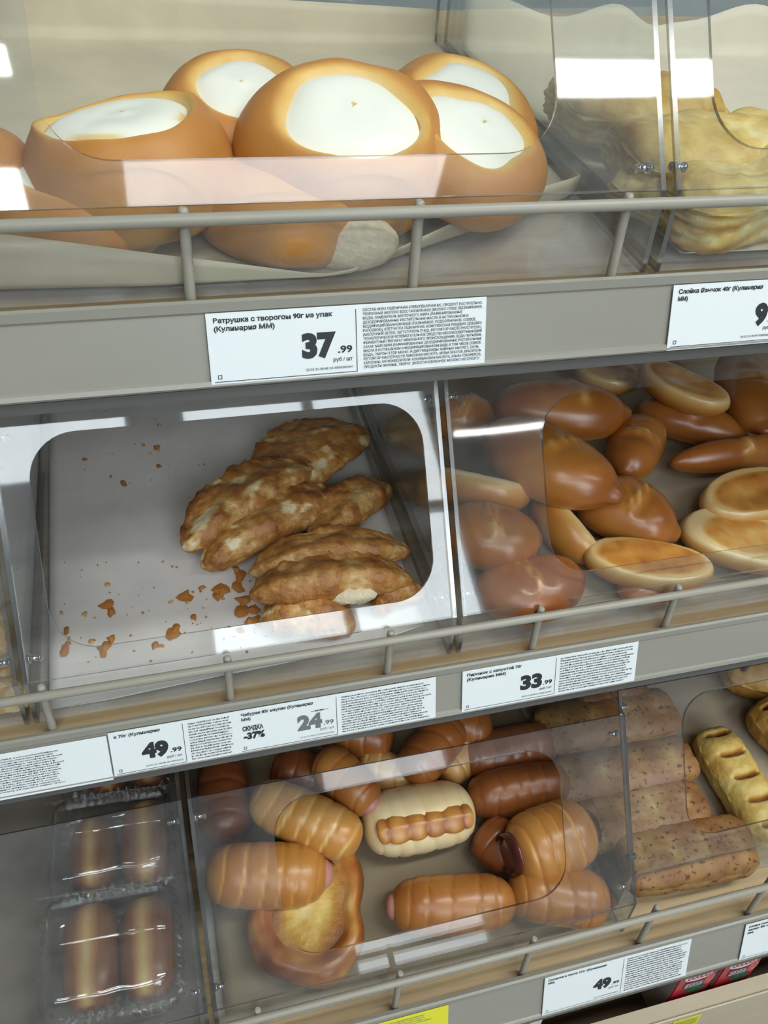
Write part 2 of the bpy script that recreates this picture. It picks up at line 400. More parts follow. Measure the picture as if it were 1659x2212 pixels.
# ------------------------------------------------------------------ acrylic bins
KN = [1.327, 1.069, .812]           # knee height where the front starts to slope
PL = .153                           # length of the sloping front
TILT = math.radians(33)
def acrylic_bin(j, x0, x1, margins, label, yaw=0.0, dy=0.0, sides=(1, 1), bolt_s=(.012, .136), hole=True):
    yf, zf = BF[j]; yf += dy; zf = floor_z(j, yf)
    t = empty('acrylic_bin', ((x0 + x1) / 2, yf, zf), label, 'bin', 'clear bakery bins')
    t.rotation_euler.z = yaw
    w = x1 - x0; zk = KN[j] + dy * SL - zf; th = .0025
    sy, sz = math.sin(TILT), math.cos(TILT)
    yt, zt = PL * sy, zk + PL * sz
    yb = .70 - yf; zb = yb * SL
    for s, on in ((-1, sides[0]), (1, sides[1])):
        if not on: continue
        bm = bmesh.new()
        a = s * w / 2; b = s * (w / 2 - th)
        add_prism(bm, [(0, 0), (0, zk), (yt, zt), (yb, zt), (yb, zb)], min(a, b), max(a, b), 0, 1)
        sp = bm_obj('side_panel', bm, [M['acrylic_wall'], M['edge']], t)
        for q in bolt_s:
            bm = bmesh.new()
            y = q * sy + .0065; z = zk + q * sz - .004
            xi = s * (w / 2 - th)
            add_rod(bm, (xi, y, z), (xi - s * .0022, y, z), .0026, 14, round_end=True)
            add_rod(bm, (xi - s * .0022, y, z), (xi - s * .0055, y, z), .0016, 12)
            add_rod(bm, (xi - s * .0055, y, z), (xi - s * .0085, y, z), .0024, 14, round_end=True)
            bm_obj('screw', bm, M['chrome'], sp)
    # base and back
    bm = bmesh.new()
    add_prism(bm, [(0.001, 0), (yb, zb), (yb, zb + .003), (0.001, .003)], -w / 2 + th, w / 2 - th, 1, 0)
    bm_obj('base_panel', bm, [M['acrylic_base'], M['edge']], t)
    bm = bmesh.new()
    add_box(bm, (-w / 2 + th, yb - .003, zb + .003), (w / 2 - th, yb, zt))
    bm_obj('back_panel', bm, M['acrylic_wall'], t)
    # front: low upright strip and sloping panel with the rounded opening
    bm = bmesh.new()
    add_box(bm, (-w / 2 + th, 0, .004), (w / 2 - th, .002, zk))
    bm_obj('front_strip', bm, M['acrylic'], t)
    ml, mr, mb, mt = margins
    bm = bmesh.new()
    W = w / 2
    outer = [(-W, 0), (W, 0), (W, PL), (-W, PL)]
    hx0, hx1, hz0, hz1 = -W + ml, W - mr, mb, PL - mt
    r = .026; seg = 10; inner = []
    for cx, cz, a0 in ((hx1 - r, hz1 - r, 0), (hx0 + r, hz1 - r, 90), (hx0 + r, hz0 + r, 180), (hx1 - r, hz0 + r, 270)):
        for i in range(seg + 1):
            a = math.radians(a0 + 90 * i / seg)
            inner.append((cx + r * math.cos(a), cz + r * math.sin(a)))
    def loop(pts):
        vs = [bm.verts.new((x, 0, z)) for x, z in pts]
        return [bm.edges.new((vs[i], vs[(i + 1) % len(vs)])) for i in range(len(vs))]
    es = loop(outer) + (loop(inner) if hole else [])
    bmesh.ops.triangle_fill(bm, edges=es, use_beauty=True, use_dissolve=False)
    bmesh.ops.recalc_face_normals(bm, faces=bm.faces)
    front = list(bm.faces)
    if front and front[0].normal.y > 0:
        bmesh.ops.reverse_faces(bm, faces=front)
    ext = bmesh.ops.extrude_face_region(bm, geom=front, use_keep_orig=True)
    vs = [g for g in ext['geom'] if isinstance(g, bmesh.types.BMVert)]
    bmesh.ops.translate(bm, verts=vs, vec=(0, .002, 0))
    bmesh.ops.recalc_face_normals(bm, faces=bm.faces)
    for f in bm.faces: f.material_index = 0 if abs(f.normal.y) > .5 else 1
    bmesh.ops.transform(bm, matrix=Matrix.Translation((0, 0, zk)) @ Matrix.Rotation(-TILT, 4, 'X'), verts=bm.verts)
    bm_obj('front_panel', bm, [M['acrylic'], M['edge']], t)
    return t

acrylic_bin(0, -.086, .239, (.055, .052, .018, .022), 'clear acrylic bin on the upper shelf holding the cheese buns')
acrylic_bin(0, .2445, .560, (.022, .05, .018, .022), 'clear acrylic bin on the upper shelf holding the puff pastry tongues')
acrylic_bin(1, -.350, -.0925, (.02, .02, .015, .017), 'clear acrylic bin cut by the left edge of the photo on the middle shelf')
acrylic_bin(1, -.0895, .1645, (.018, .012, .015, .017), 'clear acrylic bin with crumbs and fried turnovers on the middle shelf')
acrylic_bin(1, .1685, .490, (.062, .055, .017, .022), 'clear acrylic bin full of brown filled buns on the middle shelf')
acrylic_bin(2, -.335, -.0155, (.055, .055, .023, .014), 'clear acrylic bin with packed bread rolls on the lower shelf', hole=False)
acrylic_bin(2, -.0115, .312, (.054, .056, .023, .014), 'clear acrylic bin full of sausage rolls on the lower shelf')
acrylic_bin(2, .3165, .640, (.054, .05, .02, .014), 'clear acrylic bin with puff slabs and braids, set back on the lower shelf', dy=.020)

# ------------------------------------------------------------------ baking paper
def sheet(name, label, fn, nu, nv, mat, cat='paper'):
    vs = []; fs = []
    for k in range(nv + 1):
        for i in range(nu + 1):
            vs.append(fn(i / nu, k / nv))
    for k in range(nv):
        for i in range(nu):
            a = k * (nu + 1) + i
            fs.append((a, a + 1, a + nu + 2, a + nu + 1))
    o = mesh_obj(name, vs, fs, mat)
    so = o.modifiers.new('thickness', 'SOLIDIFY'); so.thickness = .0003; so.offset = 1.0
    # make sure the sheet faces up
    me = o.data
    if me.polygons[len(me.polygons) // 2].normal.z < 0: me.flip_normals()
    prop(o, label, cat, 'baking paper liners')
    return o
def lerp(a, b, t): return a + (b - a) * t
def liner(j, x0, x1, yb, front, lip, back_rise, mat, label, x1b=None, wob=.0006, seed=1, xmax=9):
    """Paper over the bin floor: front(u) gives (x, y) of the front edge, lip(u) the height it is turned up, back_rise(u) how far it climbs at the back."""
    x1b = x1 if x1b is None else x1b
    def fn(u, v):
        fx, fy = front(u)
        bx = lerp(x0, x1b, u)
        if v < .1:
            k = 1 - v / .1
            x, y, e = bx, yb + .004 * k, back_rise(u) * k
        elif v < .9:
            k = (v - .1) / .8
            x, y, e = lerp(bx, fx, k), lerp(yb, fy, k), 0
        else:
            k = (v - .9) / .1
            x, y, e = fx, fy - .004 * k, lip(u) * k ** 1.5
        n = noise.noise(Vector((x * 9 + seed * 5, y * 9, 0)))
        y = max(y, BF[j][0] + .0040); x = min(max(x, x0), xmax)
        return (x, y, floor_z(j, y) + .0042 + e + wob * abs(n))
    return sheet('paper_liner', label, fn, 36, 40, mat)
def pl(pts):
    def f(u):
        for (a, p), (b, q) in zip(pts, pts[1:]):
            if u <= b:
                k = (u - a) / (b - a)
                return tuple(lerp(m, n, k) for m, n in zip(p, q))
        return pts[-1][1]
    return f
liner(0, -.080, .1, .690, pl([(0, (-.080, .362)), (.55, (0.0778, 0.3534, 1.2905)[:2]), (1, (0.2591, 0.4414, 1.2997)[:2])]),
      lambda u: (.029 * (1 - u / .55) + .001) if u < .55 else .001 + .012 * math.sin(min(1, (u - .55) / .45) * math.pi * .7),
      lambda u: .030 - .01 * u, M['paper_tan'], 'tan baking paper under the cheese buns, its front edge curling up', x1b=(0.2484, 0.6934, 1.3262)[0], xmax=.2335)
liner(0, .250, .553, .672, pl([(0, (.262, .362)), (1, (.553, .360))]), lambda u: .002, lambda u: .028 + .006 * math.sin(u * 17 + .5) - .012 * math.exp(-((u - .50) / .07) ** 2), M['paper_cream'], 'cream baking paper under the puff pastry tongues', seed=2)
liner(1, -.084, .158, .690, pl([(0, (-.081, .352)), (.45, (.02, .358)), (.8, (.105, .362)), (1, (.152, .372))]), lambda u: .0006, lambda u: .02, M['paper_grey'], 'crumb-strewn grey waxed paper under the fried turnovers', seed=3)
liner(1, .174, .486, .690, pl([(0, (.176, .366)), (1, (.486, .372))]), lambda u: .001, lambda u: .02, M['paper_dull'], 'tan baking paper under the brown filled buns', seed=4)
liner(1, -.344, -.098, .690, pl([(0, (-.344, .358)), (1, (-.099, .358))]), lambda u: .001, lambda u: .02, M['paper_tan'], 'baking paper in the bin cut by the left edge of the photo', seed=5)
liner(2, -.330, -.021, .690, pl([(0, (-.330, .268)), (1, (-.022, .268))]), lambda u: .001, lambda u: .02, M['paper_shade'], 'greyish paper under the packed bread rolls, its colour darkened for shade', seed=6)
liner(2, -.005, .306, .690, pl([(0, (-.004, .272)), (1, (.305, .268))]), lambda u: .001, lambda u: .02, M['paper_kraft'], 'brown paper under the sausage rolls', seed=7)
liner(2, .322, .634, .690, pl([(0, (.323, .286)), (1, (.634, .286))]), lambda u: .001, lambda u: .02, M['paper_dull'], 'grey baking paper under the puff slabs and braids', seed=8)

# ------------------------------------------------------------------ baked goods
NF = Vector((0, -SL, 1)).normalized()
DATA = {
 'cheese': [
  {'loc': [0.0994, 0.4094, 1.3326], 'R': 0.0508, 'T': 0.04, 'tilt': (21, 0), 'seed': 1, 'label': 'round curd cheese bun on top at the centre of the upper pile', 'j': 0},
  {'loc': [0.0013, 0.4078, 1.3254], 'R': 0.047, 'T': 0.046, 'tilt': (-6, -6), 'seed': 2, 'label': 'curd cheese bun with slanting browned-edged filling at the left of the upper pile', 'j': 0},
  {'loc': [0.0595, 0.4521, 1.332], 'R': 0.0449, 'T': 0.038, 'tilt': (14, 4), 'seed': 3, 'label': 'curd cheese bun half hidden behind the left and central cheese buns', 'j': 0},
  {'loc': [0.1598, 0.4123, 1.3278], 'R': 0.0451, 'T': 0.032, 'tilt': (18, 14), 'seed': 4, 'label': 'curd cheese bun tilted right, overlapped by the central cheese bun', 'j': 0},
  {'loc': [0.1717, 0.4549, 1.3313], 'R': 0.0446, 'T': 0.038, 'tilt': (16, 6), 'seed': 5, 'label': 'rearmost curd cheese bun showing a crescent of filling at the right of the pile', 'j': 0},
  {'loc': [-0.022, 0.3995, 1.3129], 'R': 0.0398, 'T': 0.032, 'tilt': (0, 0), 'seed': 6, 'label': 'cheese bun under the left bun, seen as bare brown side behind the fence', 'j': 0},
  {'loc': [0.0686, 0.3936, 1.3128], 'R': 0.0418, 'T': 0.033, 'tilt': (0, 0), 'seed': 7, 'label': 'bottom cheese bun with a torn pale crumb patch, just behind the fence', 'j': 0, 'torn': True},
  {'loc': [-0.0767, 0.4155, 1.3191], 'R': 0.0382, 'T': 0.036, 'tilt': (0, 0), 'seed': 8, 'label': "cheese bun cut by the photo's left edge beside the left bun", 'j': 0},
 ],
 'tongue': [
  {'loc': [0.3007, 0.4939, 1.3274], 'x': [1.0, 0.0029, 0.0003], 'L': 0.102, 'W': 0.06, 'T': 0.032, 'roll': 0, 'seed': 11, 'label': 'brownish puff pastry tongue at the back, seen through the clear panel', 'j': 0},
  {'loc': [0.3128, 0.4221, 1.3208], 'x': [0.9955, -0.0947, -0.0099], 'L': 0.1169, 'W': 0.066, 'T': 0.038, 'roll': 0, 'seed': 12, 'label': 'pale golden puff pastry tongue with ragged top in the middle of the right bin', 'j': 0},
  {'loc': [0.315, 0.3825, 1.3126], 'x': [0.9998, 0.0175, 0.0018], 'L': 0.114, 'W': 0.044, 'T': 0.036, 'roll': 0, 'seed': 13, 'label': 'yellow puff pastry tongue at the front behind the fence', 'j': 0},
  {'loc': [0.2815, 0.4177, 1.3093], 'x': [0.9066, 0.4197, 0.0441], 'L': 0.0774, 'W': 0.04, 'T': 0.022, 'roll': 0, 'seed': 14, 'label': 'puff pastry tongue lying lowest under the other tongues by the divider', 'j': 0},
 ],
 'turnover': [
  {'loc': [0.1077, 0.5231, 1.0772], 'x': [0.7743, 0.6246, 0.1016], 'L': 0.1118, 'W': 0.068, 'T': 0.02, 'roll': 0, 'seed': 21, 'label': 'large pale-blistered fried turnover lying flat at the back of the pile', 'j': 1, 'flip': 1},
  {'loc': [0.0537, 0.475, 1.0802], 'x': [0.8547, 0.5116, 0.0881], 'L': 0.1171, 'W': 0.04, 'T': 0.03, 'roll': 25, 'seed': 22, 'label': 'long fried turnover leaning on the big flat one, its left tip sticking out furthest', 'j': 1},
  {'loc': [0.0685, 0.4582, 1.0704], 'x': [0.9159, 0.3942, 0.0756], 'L': 0.1175, 'W': 0.04, 'T': 0.03, 'roll': 25, 'seed': 23, 'label': 'golden fried turnover second from the left in the leaning row', 'j': 1},
  {'loc': [0.1249, 0.4642, 1.068], 'x': [0.8113, 0.5786, 0.0838], 'L': 0.0874, 'W': 0.034, 'T': 0.028, 'roll': 30, 'seed': 24, 'label': 'short fried turnover standing apart, pointing to the back right', 'j': 1},
  {'loc': [0.1001, 0.4175, 1.0701], 'x': [1.0, 0.0014, 0.0001], 'L': 0.1113, 'W': 0.034, 'T': 0.028, 'roll': 20, 'seed': 25, 'label': 'straight fried turnover lying across the pile above the torn one', 'j': 1},
  {'loc': [0.0957, 0.3938, 1.0697], 'x': [0.9975, -0.07, -0.0073], 'L': 0.1073, 'W': 0.034, 'T': 0.028, 'roll': 20, 'seed': 26, 'label': 'fried turnover with a torn rim showing white filling', 'j': 1, 'torn': True},
  {'loc': [0.0778, 0.3826, 1.0544], 'x': [0.9664, -0.2557, -0.0268], 'L': 0.0617, 'W': 0.042, 'T': 0.026, 'roll': 10, 'seed': 27, 'label': 'lowest pale fried turnover nearest the fence', 'j': 1},
  {'loc': [0.1385, 0.3891, 1.0551], 'x': [0.9683, 0.2486, 0.0261], 'L': 0.0398, 'W': 0.03, 'T': 0.02, 'roll': 0, 'seed': 28, 'label': 'fried turnover mostly covered, peeping out at the right end', 'j': 1},
  {'loc': [-0.1106, 0.3987, 1.0621], 'x': [0.8695, -0.4912, -0.0516], 'L': 0.0269, 'W': 0.04, 'T': 0.03, 'roll': 0, 'seed': 29, 'label': 'pale pastry in the leftmost middle bin above the rail', 'j': 1},
  {'loc': [-0.1054, 0.3579, 1.0518], 'x': [0.9891, -0.1466, -0.0154], 'L': 0.0306, 'W': 0.03, 'T': 0.022, 'roll': 0, 'seed': 30, 'label': 'golden pastry in the leftmost middle bin below the rail', 'j': 1},
 ],
 'bun': [
  {'loc': [0.3058, 0.5182, 1.0988], 'x': [0.9853, -0.1702, -0.0179], 'L': 0.1066, 'W': 0.054, 'T': 0.048, 'roll': 0, 'seed': 41, 'label': 'glossy brown filled bun at the back left with a cracked pinch across its middle', 'j': 1},
  {'loc': [0.2668, 0.4515, 1.1009], 'x': [0.6485, -0.7548, -0.0984], 'L': 0.105, 'W': 0.062, 'T': 0.05, 'roll': 0, 'seed': 42, 'label': 'largest glossy filled bun lying on top, its pointed tip toward the lower right', 'j': 1},
  {'loc': [0.3635, 0.4872, 1.0785], 'x': [-0.7224, -0.6845, -0.0985], 'L': 0.0756, 'W': 0.044, 'T': 0.04, 'roll': 0, 'seed': 43, 'label': 'dark filled bun standing end-on right of the largest bun', 'j': 1},
  {'loc': [0.4305, 0.5165, 1.0745], 'x': [0.802, -0.5941, -0.0624], 'L': 0.0916, 'W': 0.04, 'T': 0.036, 'roll': 0, 'seed': 44, 'label': 'dark brown filled bun under the upturned bun at the back', 'j': 1},
  {'loc': [0.4217, 0.5289, 1.103], 'x': [0.6683, -0.7368, -0.1024], 'L': 0.0802, 'W': 0.04, 'T': 0.036, 'roll': 0, 'seed': 45, 'label': 'upturned filled bun with pale rim lying on others at the back', 'j': 1, 'flip': 1},
  {'loc': [0.3865, 0.5925, 1.0845], 'x': [0.7453, -0.663, -0.0696], 'L': 0.0623, 'W': 0.044, 'T': 0.032, 'roll': 0, 'seed': 46, 'label': 'upturned filled bun farthest back, half under the shelf edge', 'j': 1, 'flip': 1},
  {'loc': [0.4878, 0.5298, 1.092], 'x': [-0.2174, -0.9707, -0.1019], 'L': 0.1053, 'W': 0.05, 'T': 0.042, 'roll': 0, 'seed': 47, 'label': 'dark filled bun with wrinkled top at the back right', 'j': 1},
  {'loc': [0.4462, 0.4675, 1.0754], 'x': [0.9989, 0.0316, 0.0353], 'L': 0.1258, 'W': 0.026, 'T': 0.03, 'roll': 0, 'seed': 48, 'label': 'slim long filled bun lying alone across the right side', 'j': 1},
  {'loc': [0.4302, 0.4161, 1.072], 'x': [0.9965, 0.0025, 0.083], 'L': 0.0973, 'W': 0.05, 'T': 0.036, 'roll': 0, 'seed': 49, 'label': 'upturned filled bun with dark hollow leaning on the pale one at right', 'j': 1, 'flip': 1},
  {'loc': [0.3986, 0.3838, 1.0606], 'x': [0.9296, -0.3666, -0.0385], 'L': 0.0916, 'W': 0.054, 'T': 0.034, 'roll': 0, 'seed': 50, 'label': 'palest upturned filled bun with broad cream rim at the right front', 'j': 1, 'flip': 1, 'pale': 1},
  {'loc': [0.3148, 0.3729, 1.0634], 'x': [0.9564, -0.2904, -0.0305], 'L': 0.0911, 'W': 0.04, 'T': 0.034, 'roll': 0, 'seed': 51, 'label': 'upturned filled bun with golden centre at the front, above the fence rail', 'j': 1, 'flip': 1},
  {'loc': [0.3222, 0.4214, 1.0685], 'x': [0.7525, -0.655, -0.0688], 'L': 0.0737, 'W': 0.056, 'T': 0.044, 'roll': 0, 'seed': 52, 'label': 'chestnut filled bun with a long pinch scar in the middle of the bin', 'j': 1},
  {'loc': [0.2713, 0.4175, 1.0671], 'x': [0.2885, -0.9485, -0.1304], 'L': 0.0653, 'W': 0.038, 'T': 0.036, 'roll': -60, 'seed': 53, 'label': 'filled bun on its side in front of the largest bun, showing pale seam', 'j': 1, 'flip': 1},
  {'loc': [0.2092, 0.408, 1.0762], 'x': [0.9738, -0.2212, -0.0523], 'L': 0.0692, 'W': 0.052, 'T': 0.044, 'roll': 0, 'seed': 54, 'label': 'brown filled bun at the left behind the panel, between crescent and front buns', 'j': 1},
  {'loc': [0.2251, 0.3694, 1.0611], 'x': [0.9987, 0.0508, 0.0053], 'L': 0.0786, 'W': 0.05, 'T': 0.038, 'roll': 0, 'seed': 55, 'label': 'brown filled bun at the front left corner, partly below the fence rail', 'j': 1},
  {'loc': [0.2304, 0.5328, 1.0923], 'x': [0.9661, -0.2568, -0.027], 'L': 0.0507, 'W': 0.04, 'T': 0.036, 'roll': 0, 'seed': 56, 'label': 'small dark filled bun in the far left corner by the divider', 'j': 1},
  {'loc': [0.2158, 0.4556, 1.0832], 'x': [0.9002, -0.4297, -0.0706], 'L': 0.079, 'W': 0.05, 'T': 0.038, 'roll': -42, 'seed': 57, 'label': 'upturned filled bun with cream crescent rim against the left divider', 'j': 1, 'flip': 1, 'pale': 1},
  {'loc': [0.3178, 0.363, 1.0503], 'x': [0.9999, -0.0147, -0.0015], 'L': 0.0557, 'W': 0.032, 'T': 0.02, 'roll': 0, 'seed': 58, 'label': 'filled bun underneath the front upturned bun, just visible under the rail', 'j': 1},
 ],
 'sroll': [
  {'loc': [0.0146, 0.4189, 0.8116], 'x': [-0.0745, -0.9886, -0.1309], 'L': 0.0741, 'W': 0.044, 'T': 0.044, 'roll': 0, 'seed': 61, 'label': 'dark sausage roll standing along the left divider', 'j': 2, 'bake': 0.8},
  {'loc': [0.0756, 0.3773, 0.8264], 'x': [0.8075, -0.5807, -0.1032], 'L': 0.0953, 'W': 0.043, 'T': 0.043, 'roll': 0, 'seed': 62, 'label': 'pale striped sausage roll lying slanted on the left ones', 'j': 2, 'bake': 0.28},
  {'loc': [0.081, 0.4316, 0.8099], 'x': [0.842, -0.5365, -0.0563], 'L': 0.0493, 'W': 0.042, 'T': 0.04, 'roll': 0, 'seed': 63, 'label': 'dark sausage roll behind the pale striped one', 'j': 2, 'bake': 0.82},
  {'loc': [0.1144, 0.403, 0.8291], 'x': [0.5253, -0.8374, -0.1512], 'L': 0.0636, 'W': 0.038, 'T': 0.04, 'roll': 0, 'seed': 64, 'label': 'sausage roll at the top with a grey sausage end toward the viewer', 'j': 2, 'bake': 0.5, 'ends': (1,)},
  {'loc': [0.1692, 0.3676, 0.8093], 'x': [0.9997, -0.0236, -0.0025], 'L': 0.0958, 'W': 0.056, 'T': 0.046, 'roll': 0, 'seed': 65, 'label': 'upturned cream sausage roll with ridged orange underside', 'j': 2, 'bake': 0.05, 'strip': True},
  {'loc': [0.1948, 0.4167, 0.8295], 'x': [-0.8059, -0.5851, -0.09], 'L': 0.0705, 'W': 0.04, 'T': 0.04, 'roll': 0, 'seed': 66, 'label': 'glossy sausage roll pointing its blunt end forward above the upturned one', 'j': 2, 'bake': 0.62},
  {'loc': [0.2234, 0.4159, 0.8093], 'x': [-0.891, -0.446, -0.085], 'L': 0.0526, 'W': 0.036, 'T': 0.036, 'roll': 0, 'seed': 67, 'label': 'pale sausage roll tucked beneath the forward-pointing glossy one', 'j': 2, 'bake': 0.28},
  {'loc': [0.2674, 0.4115, 0.8119], 'x': [0.9999, 0.0125, 0.0013], 'L': 0.0955, 'W': 0.042, 'T': 0.042, 'roll': 0, 'seed': 68, 'label': 'reddish brown sausage roll at the back right under the panel corner', 'j': 2, 'bake': 0.74},
  {'loc': [0.2612, 0.3731, 0.8098], 'x': [0.9988, -0.0477, -0.005], 'L': 0.0923, 'W': 0.042, 'T': 0.044, 'roll': 0, 'seed': 69, 'label': 'long reddish sausage roll in front of the back right one', 'j': 2, 'bake': 0.7},
  {'loc': [0.2651, 0.3174, 0.8211], 'x': [0.9954, 0.0887, 0.037], 'L': 0.0727, 'W': 0.056, 'T': 0.052, 'roll': 0, 'seed': 70, 'label': 'golden sausage roll with dark red sausage end facing left', 'j': 2, 'bake': 0.42, 'big': 1, 'ends': (-1, 1)},
  {'loc': [0.23, 0.3357, 0.7979], 'x': [0.5665, -0.8196, -0.0861], 'L': 0.0403, 'W': 0.042, 'T': 0.038, 'roll': 0, 'seed': 71, 'label': 'dark sausage roll wedged under the golden roll with red sausage end', 'j': 2, 'bake': 0.78},
  {'loc': [0.1763, 0.2959, 0.7997], 'x': [0.9825, -0.1852, -0.0194], 'L': 0.0984, 'W': 0.044, 'T': 0.044, 'roll': 0, 'seed': 72, 'label': 'front sausage roll lying level with even spiral bands', 'j': 2, 'bake': 0.5, 'ends': (-1,)},
  {'loc': [0.2611, 0.284, 0.7985], 'x': [0.9371, -0.3473, -0.0365], 'L': 0.0805, 'W': 0.046, 'T': 0.044, 'roll': 0, 'seed': 73, 'label': 'sausage roll in the front right corner with a dark sausage end at right', 'j': 2, 'bake': 0.5, 'ends': (1,)},
  {'loc': [0.0389, 0.3441, 0.8148], 'x': [0.9798, -0.1987, -0.0209], 'L': 0.0938, 'W': 0.048, 'T': 0.046, 'roll': 0, 'seed': 74, 'label': 'plump sausage roll over the cheese pastry near the left divider', 'j': 2, 'bake': 0.44, 'ends': (1,)},
  {'loc': [0.2251, 0.4418, 0.8231], 'x': [0.882, -0.4686, -0.0492], 'L': 0.067, 'W': 0.042, 'T': 0.042, 'roll': 0, 'seed': 75, 'label': 'brown sausage roll at the very back under the price strip', 'j': 2, 'bake': 0.62},
  {'loc': [0.1357, 0.4509, 0.822], 'x': [0.929, -0.3681, -0.0387], 'L': 0.0664, 'W': 0.04, 'T': 0.04, 'roll': 0, 'seed': 76, 'label': 'sausage roll at the back left under the price strip', 'j': 2, 'bake': 0.55},
  {'loc': [0.1551, 0.4173, 0.8064], 'x': [0.8599, -0.5077, -0.0533], 'L': 0.0548, 'W': 0.036, 'T': 0.036, 'roll': 0, 'seed': 77, 'label': 'pale sausage roll on the paper behind the upturned cream one', 'j': 2, 'bake': 0.22},
 ],
 'pie': [
  {'loc': [0.0685, 0.3183, 0.795], 'R': 0.05, 'T': 0.026, 'tilt': (0, 0), 'seed': 81, 'label': 'open cheese pastry with browned centre at the front left of its bin', 'j': 2},
 ],
 'slab': [
  {'loc': [0.3664, 0.417, 0.8185], 'x': [0.9998, -0.0221, -0.0023], 'L': 0.1361, 'W': 0.05, 'T': 0.03, 'roll': 0, 'seed': 91, 'label': 'speckled puff slab at the back with a pale split front edge', 'j': 2},
  {'loc': [0.3591, 0.3717, 0.8077], 'x': [1.0, -0.0048, -0.0005], 'L': 0.1442, 'W': 0.046, 'T': 0.026, 'roll': 0, 'seed': 92, 'label': 'speckled puff slab second from the back by the divider', 'j': 2},
  {'loc': [0.3562, 0.3317, 0.8015], 'x': [0.9995, -0.0323, -0.0034], 'L': 0.1271, 'W': 0.046, 'T': 0.026, 'roll': 0, 'seed': 93, 'label': 'speckled puff slab third from the back by the divider', 'j': 2},
  {'loc': [0.3813, 0.293, 0.7974], 'x': [0.9986, -0.0517, -0.0054], 'L': 0.1189, 'W': 0.052, 'T': 0.028, 'roll': 0, 'seed': 94, 'label': 'speckled puff slab nearest the fence', 'j': 2},
  {'loc': [0.3783, 0.4484, 0.8258], 'x': [0.9997, -0.0235, -0.0025], 'L': 0.0747, 'W': 0.04, 'T': 0.028, 'roll': 0, 'seed': 95, 'label': 'dark reddish puff slab farthest back beside the divider', 'j': 2, 'dark': 1},
 ],
 'braid': [
  {'loc': [0.4633, 0.3385, 0.8022], 'x': [0.0329, -0.994, -0.1044], 'L': 0.1101, 'W': 0.045, 'T': 0.032, 'roll': 0, 'seed': 96, 'label': 'golden glazed puff braid with deep slits lying lengthwise', 'j': 2},
  {'loc': [0.5561, 0.4399, 0.8168], 'x': [0.9045, -0.424, -0.0445], 'L': 0.0913, 'W': 0.06, 'T': 0.034, 'roll': 0, 'seed': 97, 'label': 'brown glazed puff braid at the back right corner of the photo', 'j': 2, 'dark': 1},
  {'loc': [0.5358, 0.3772, 0.8083], 'x': [0.2753, -0.9561, -0.1004], 'L': 0.067, 'W': 0.05, 'T': 0.036, 'roll': 0, 'seed': 98, 'label': 'dark glazed puff braid cut by the right edge below the back one', 'j': 2, 'dark': 1},
 ],
 'roll': [
  {'loc': [-0.0922, 0.3183, 0.8021], 'x': [0.0392, 0.9938, 0.1043], 'L': 0.0713, 'W': 0.04, 'T': 0.04, 'roll': 0, 'seed': 101, 'label': 'left of two bread rolls in the front clear pack', 'j': 2},
  {'loc': [-0.0525, 0.3155, 0.8018], 'x': [0.0323, 0.994, 0.1044], 'L': 0.0695, 'W': 0.04, 'T': 0.04, 'roll': 0, 'seed': 102, 'label': 'right of two bread rolls in the front clear pack', 'j': 2},
  {'loc': [-0.0882, 0.3933, 0.8099], 'x': [0.0361, 0.9939, 0.1044], 'L': 0.0559, 'W': 0.034, 'T': 0.038, 'roll': 0, 'seed': 103, 'label': 'left of two bread rolls in the middle clear pack', 'j': 2},
  {'loc': [-0.0498, 0.3937, 0.81], 'x': [0.0256, 0.9942, 0.1044], 'L': 0.0668, 'W': 0.038, 'T': 0.038, 'roll': 0, 'seed': 104, 'label': 'right of two bread rolls in the middle clear pack', 'j': 2},
  {'loc': [-0.0756, 0.4729, 0.8143], 'x': [0.1039, 0.9892, 0.1039], 'L': 0.0543, 'W': 0.034, 'T': 0.036, 'roll': 0, 'seed': 105, 'label': 'left bread roll in the rear clear pack under the price strip', 'j': 2},
  {'loc': [-0.0422, 0.4714, 0.8141], 'x': [0.1019, 0.9894, 0.1039], 'L': 0.0529, 'W': 0.034, 'T': 0.036, 'roll': 0, 'seed': 106, 'label': 'right bread roll in the rear clear pack under the price strip', 'j': 2},
 ],
 'pack': [
  {'loc': [-0.0778, 0.3167, 0.8064], 'x': [0.0481, 0.9934, 0.1043], 'L': 0.084, 'W': 0.098, 'T': 0.05, 'roll': 0, 'seed': 111, 'label': 'clear ribbed plastic pack of two rolls at the front by the divider', 'j': 2},
  {'loc': [-0.0744, 0.3978, 0.8139], 'x': [0.0372, 0.9938, 0.1044], 'L': 0.0768, 'W': 0.094, 'T': 0.048, 'roll': 0, 'seed': 112, 'label': 'clear ribbed plastic pack of two rolls in the middle by the divider', 'j': 2},
  {'loc': [-0.0668, 0.4705, 0.8196], 'x': [0.0704, 0.9921, 0.1042], 'L': 0.0662, 'W': 0.09, 'T': 0.044, 'roll': 0, 'seed': 113, 'label': 'clear plastic pack of rolls farthest back by the divider', 'j': 2},
 ],
}

def frame_of(d):
    if 'x' in d:
        x = Vector(d['x']).normalized(); y = NF.cross(x).normalized(); z = x.cross(y)
        m = Matrix((x, y, z)).transposed().to_4x4()
        m = m @ Matrix.Rotation(math.radians(d.get('roll', 0)), 4, 'X')
    else:
        ty, tx = d['tilt']
        z = (NF + Vector((math.tan(math.radians(tx)), -math.tan(math.radians(ty)), 0))).normalized()
        x = Vector((1, 0, 0)); x = (x - z * x.dot(z)).normalized(); y = z.cross(x)
        m = Matrix((x, y, z)).transposed().to_4x4()
    m.translation = Vector(d['loc'])
    return m

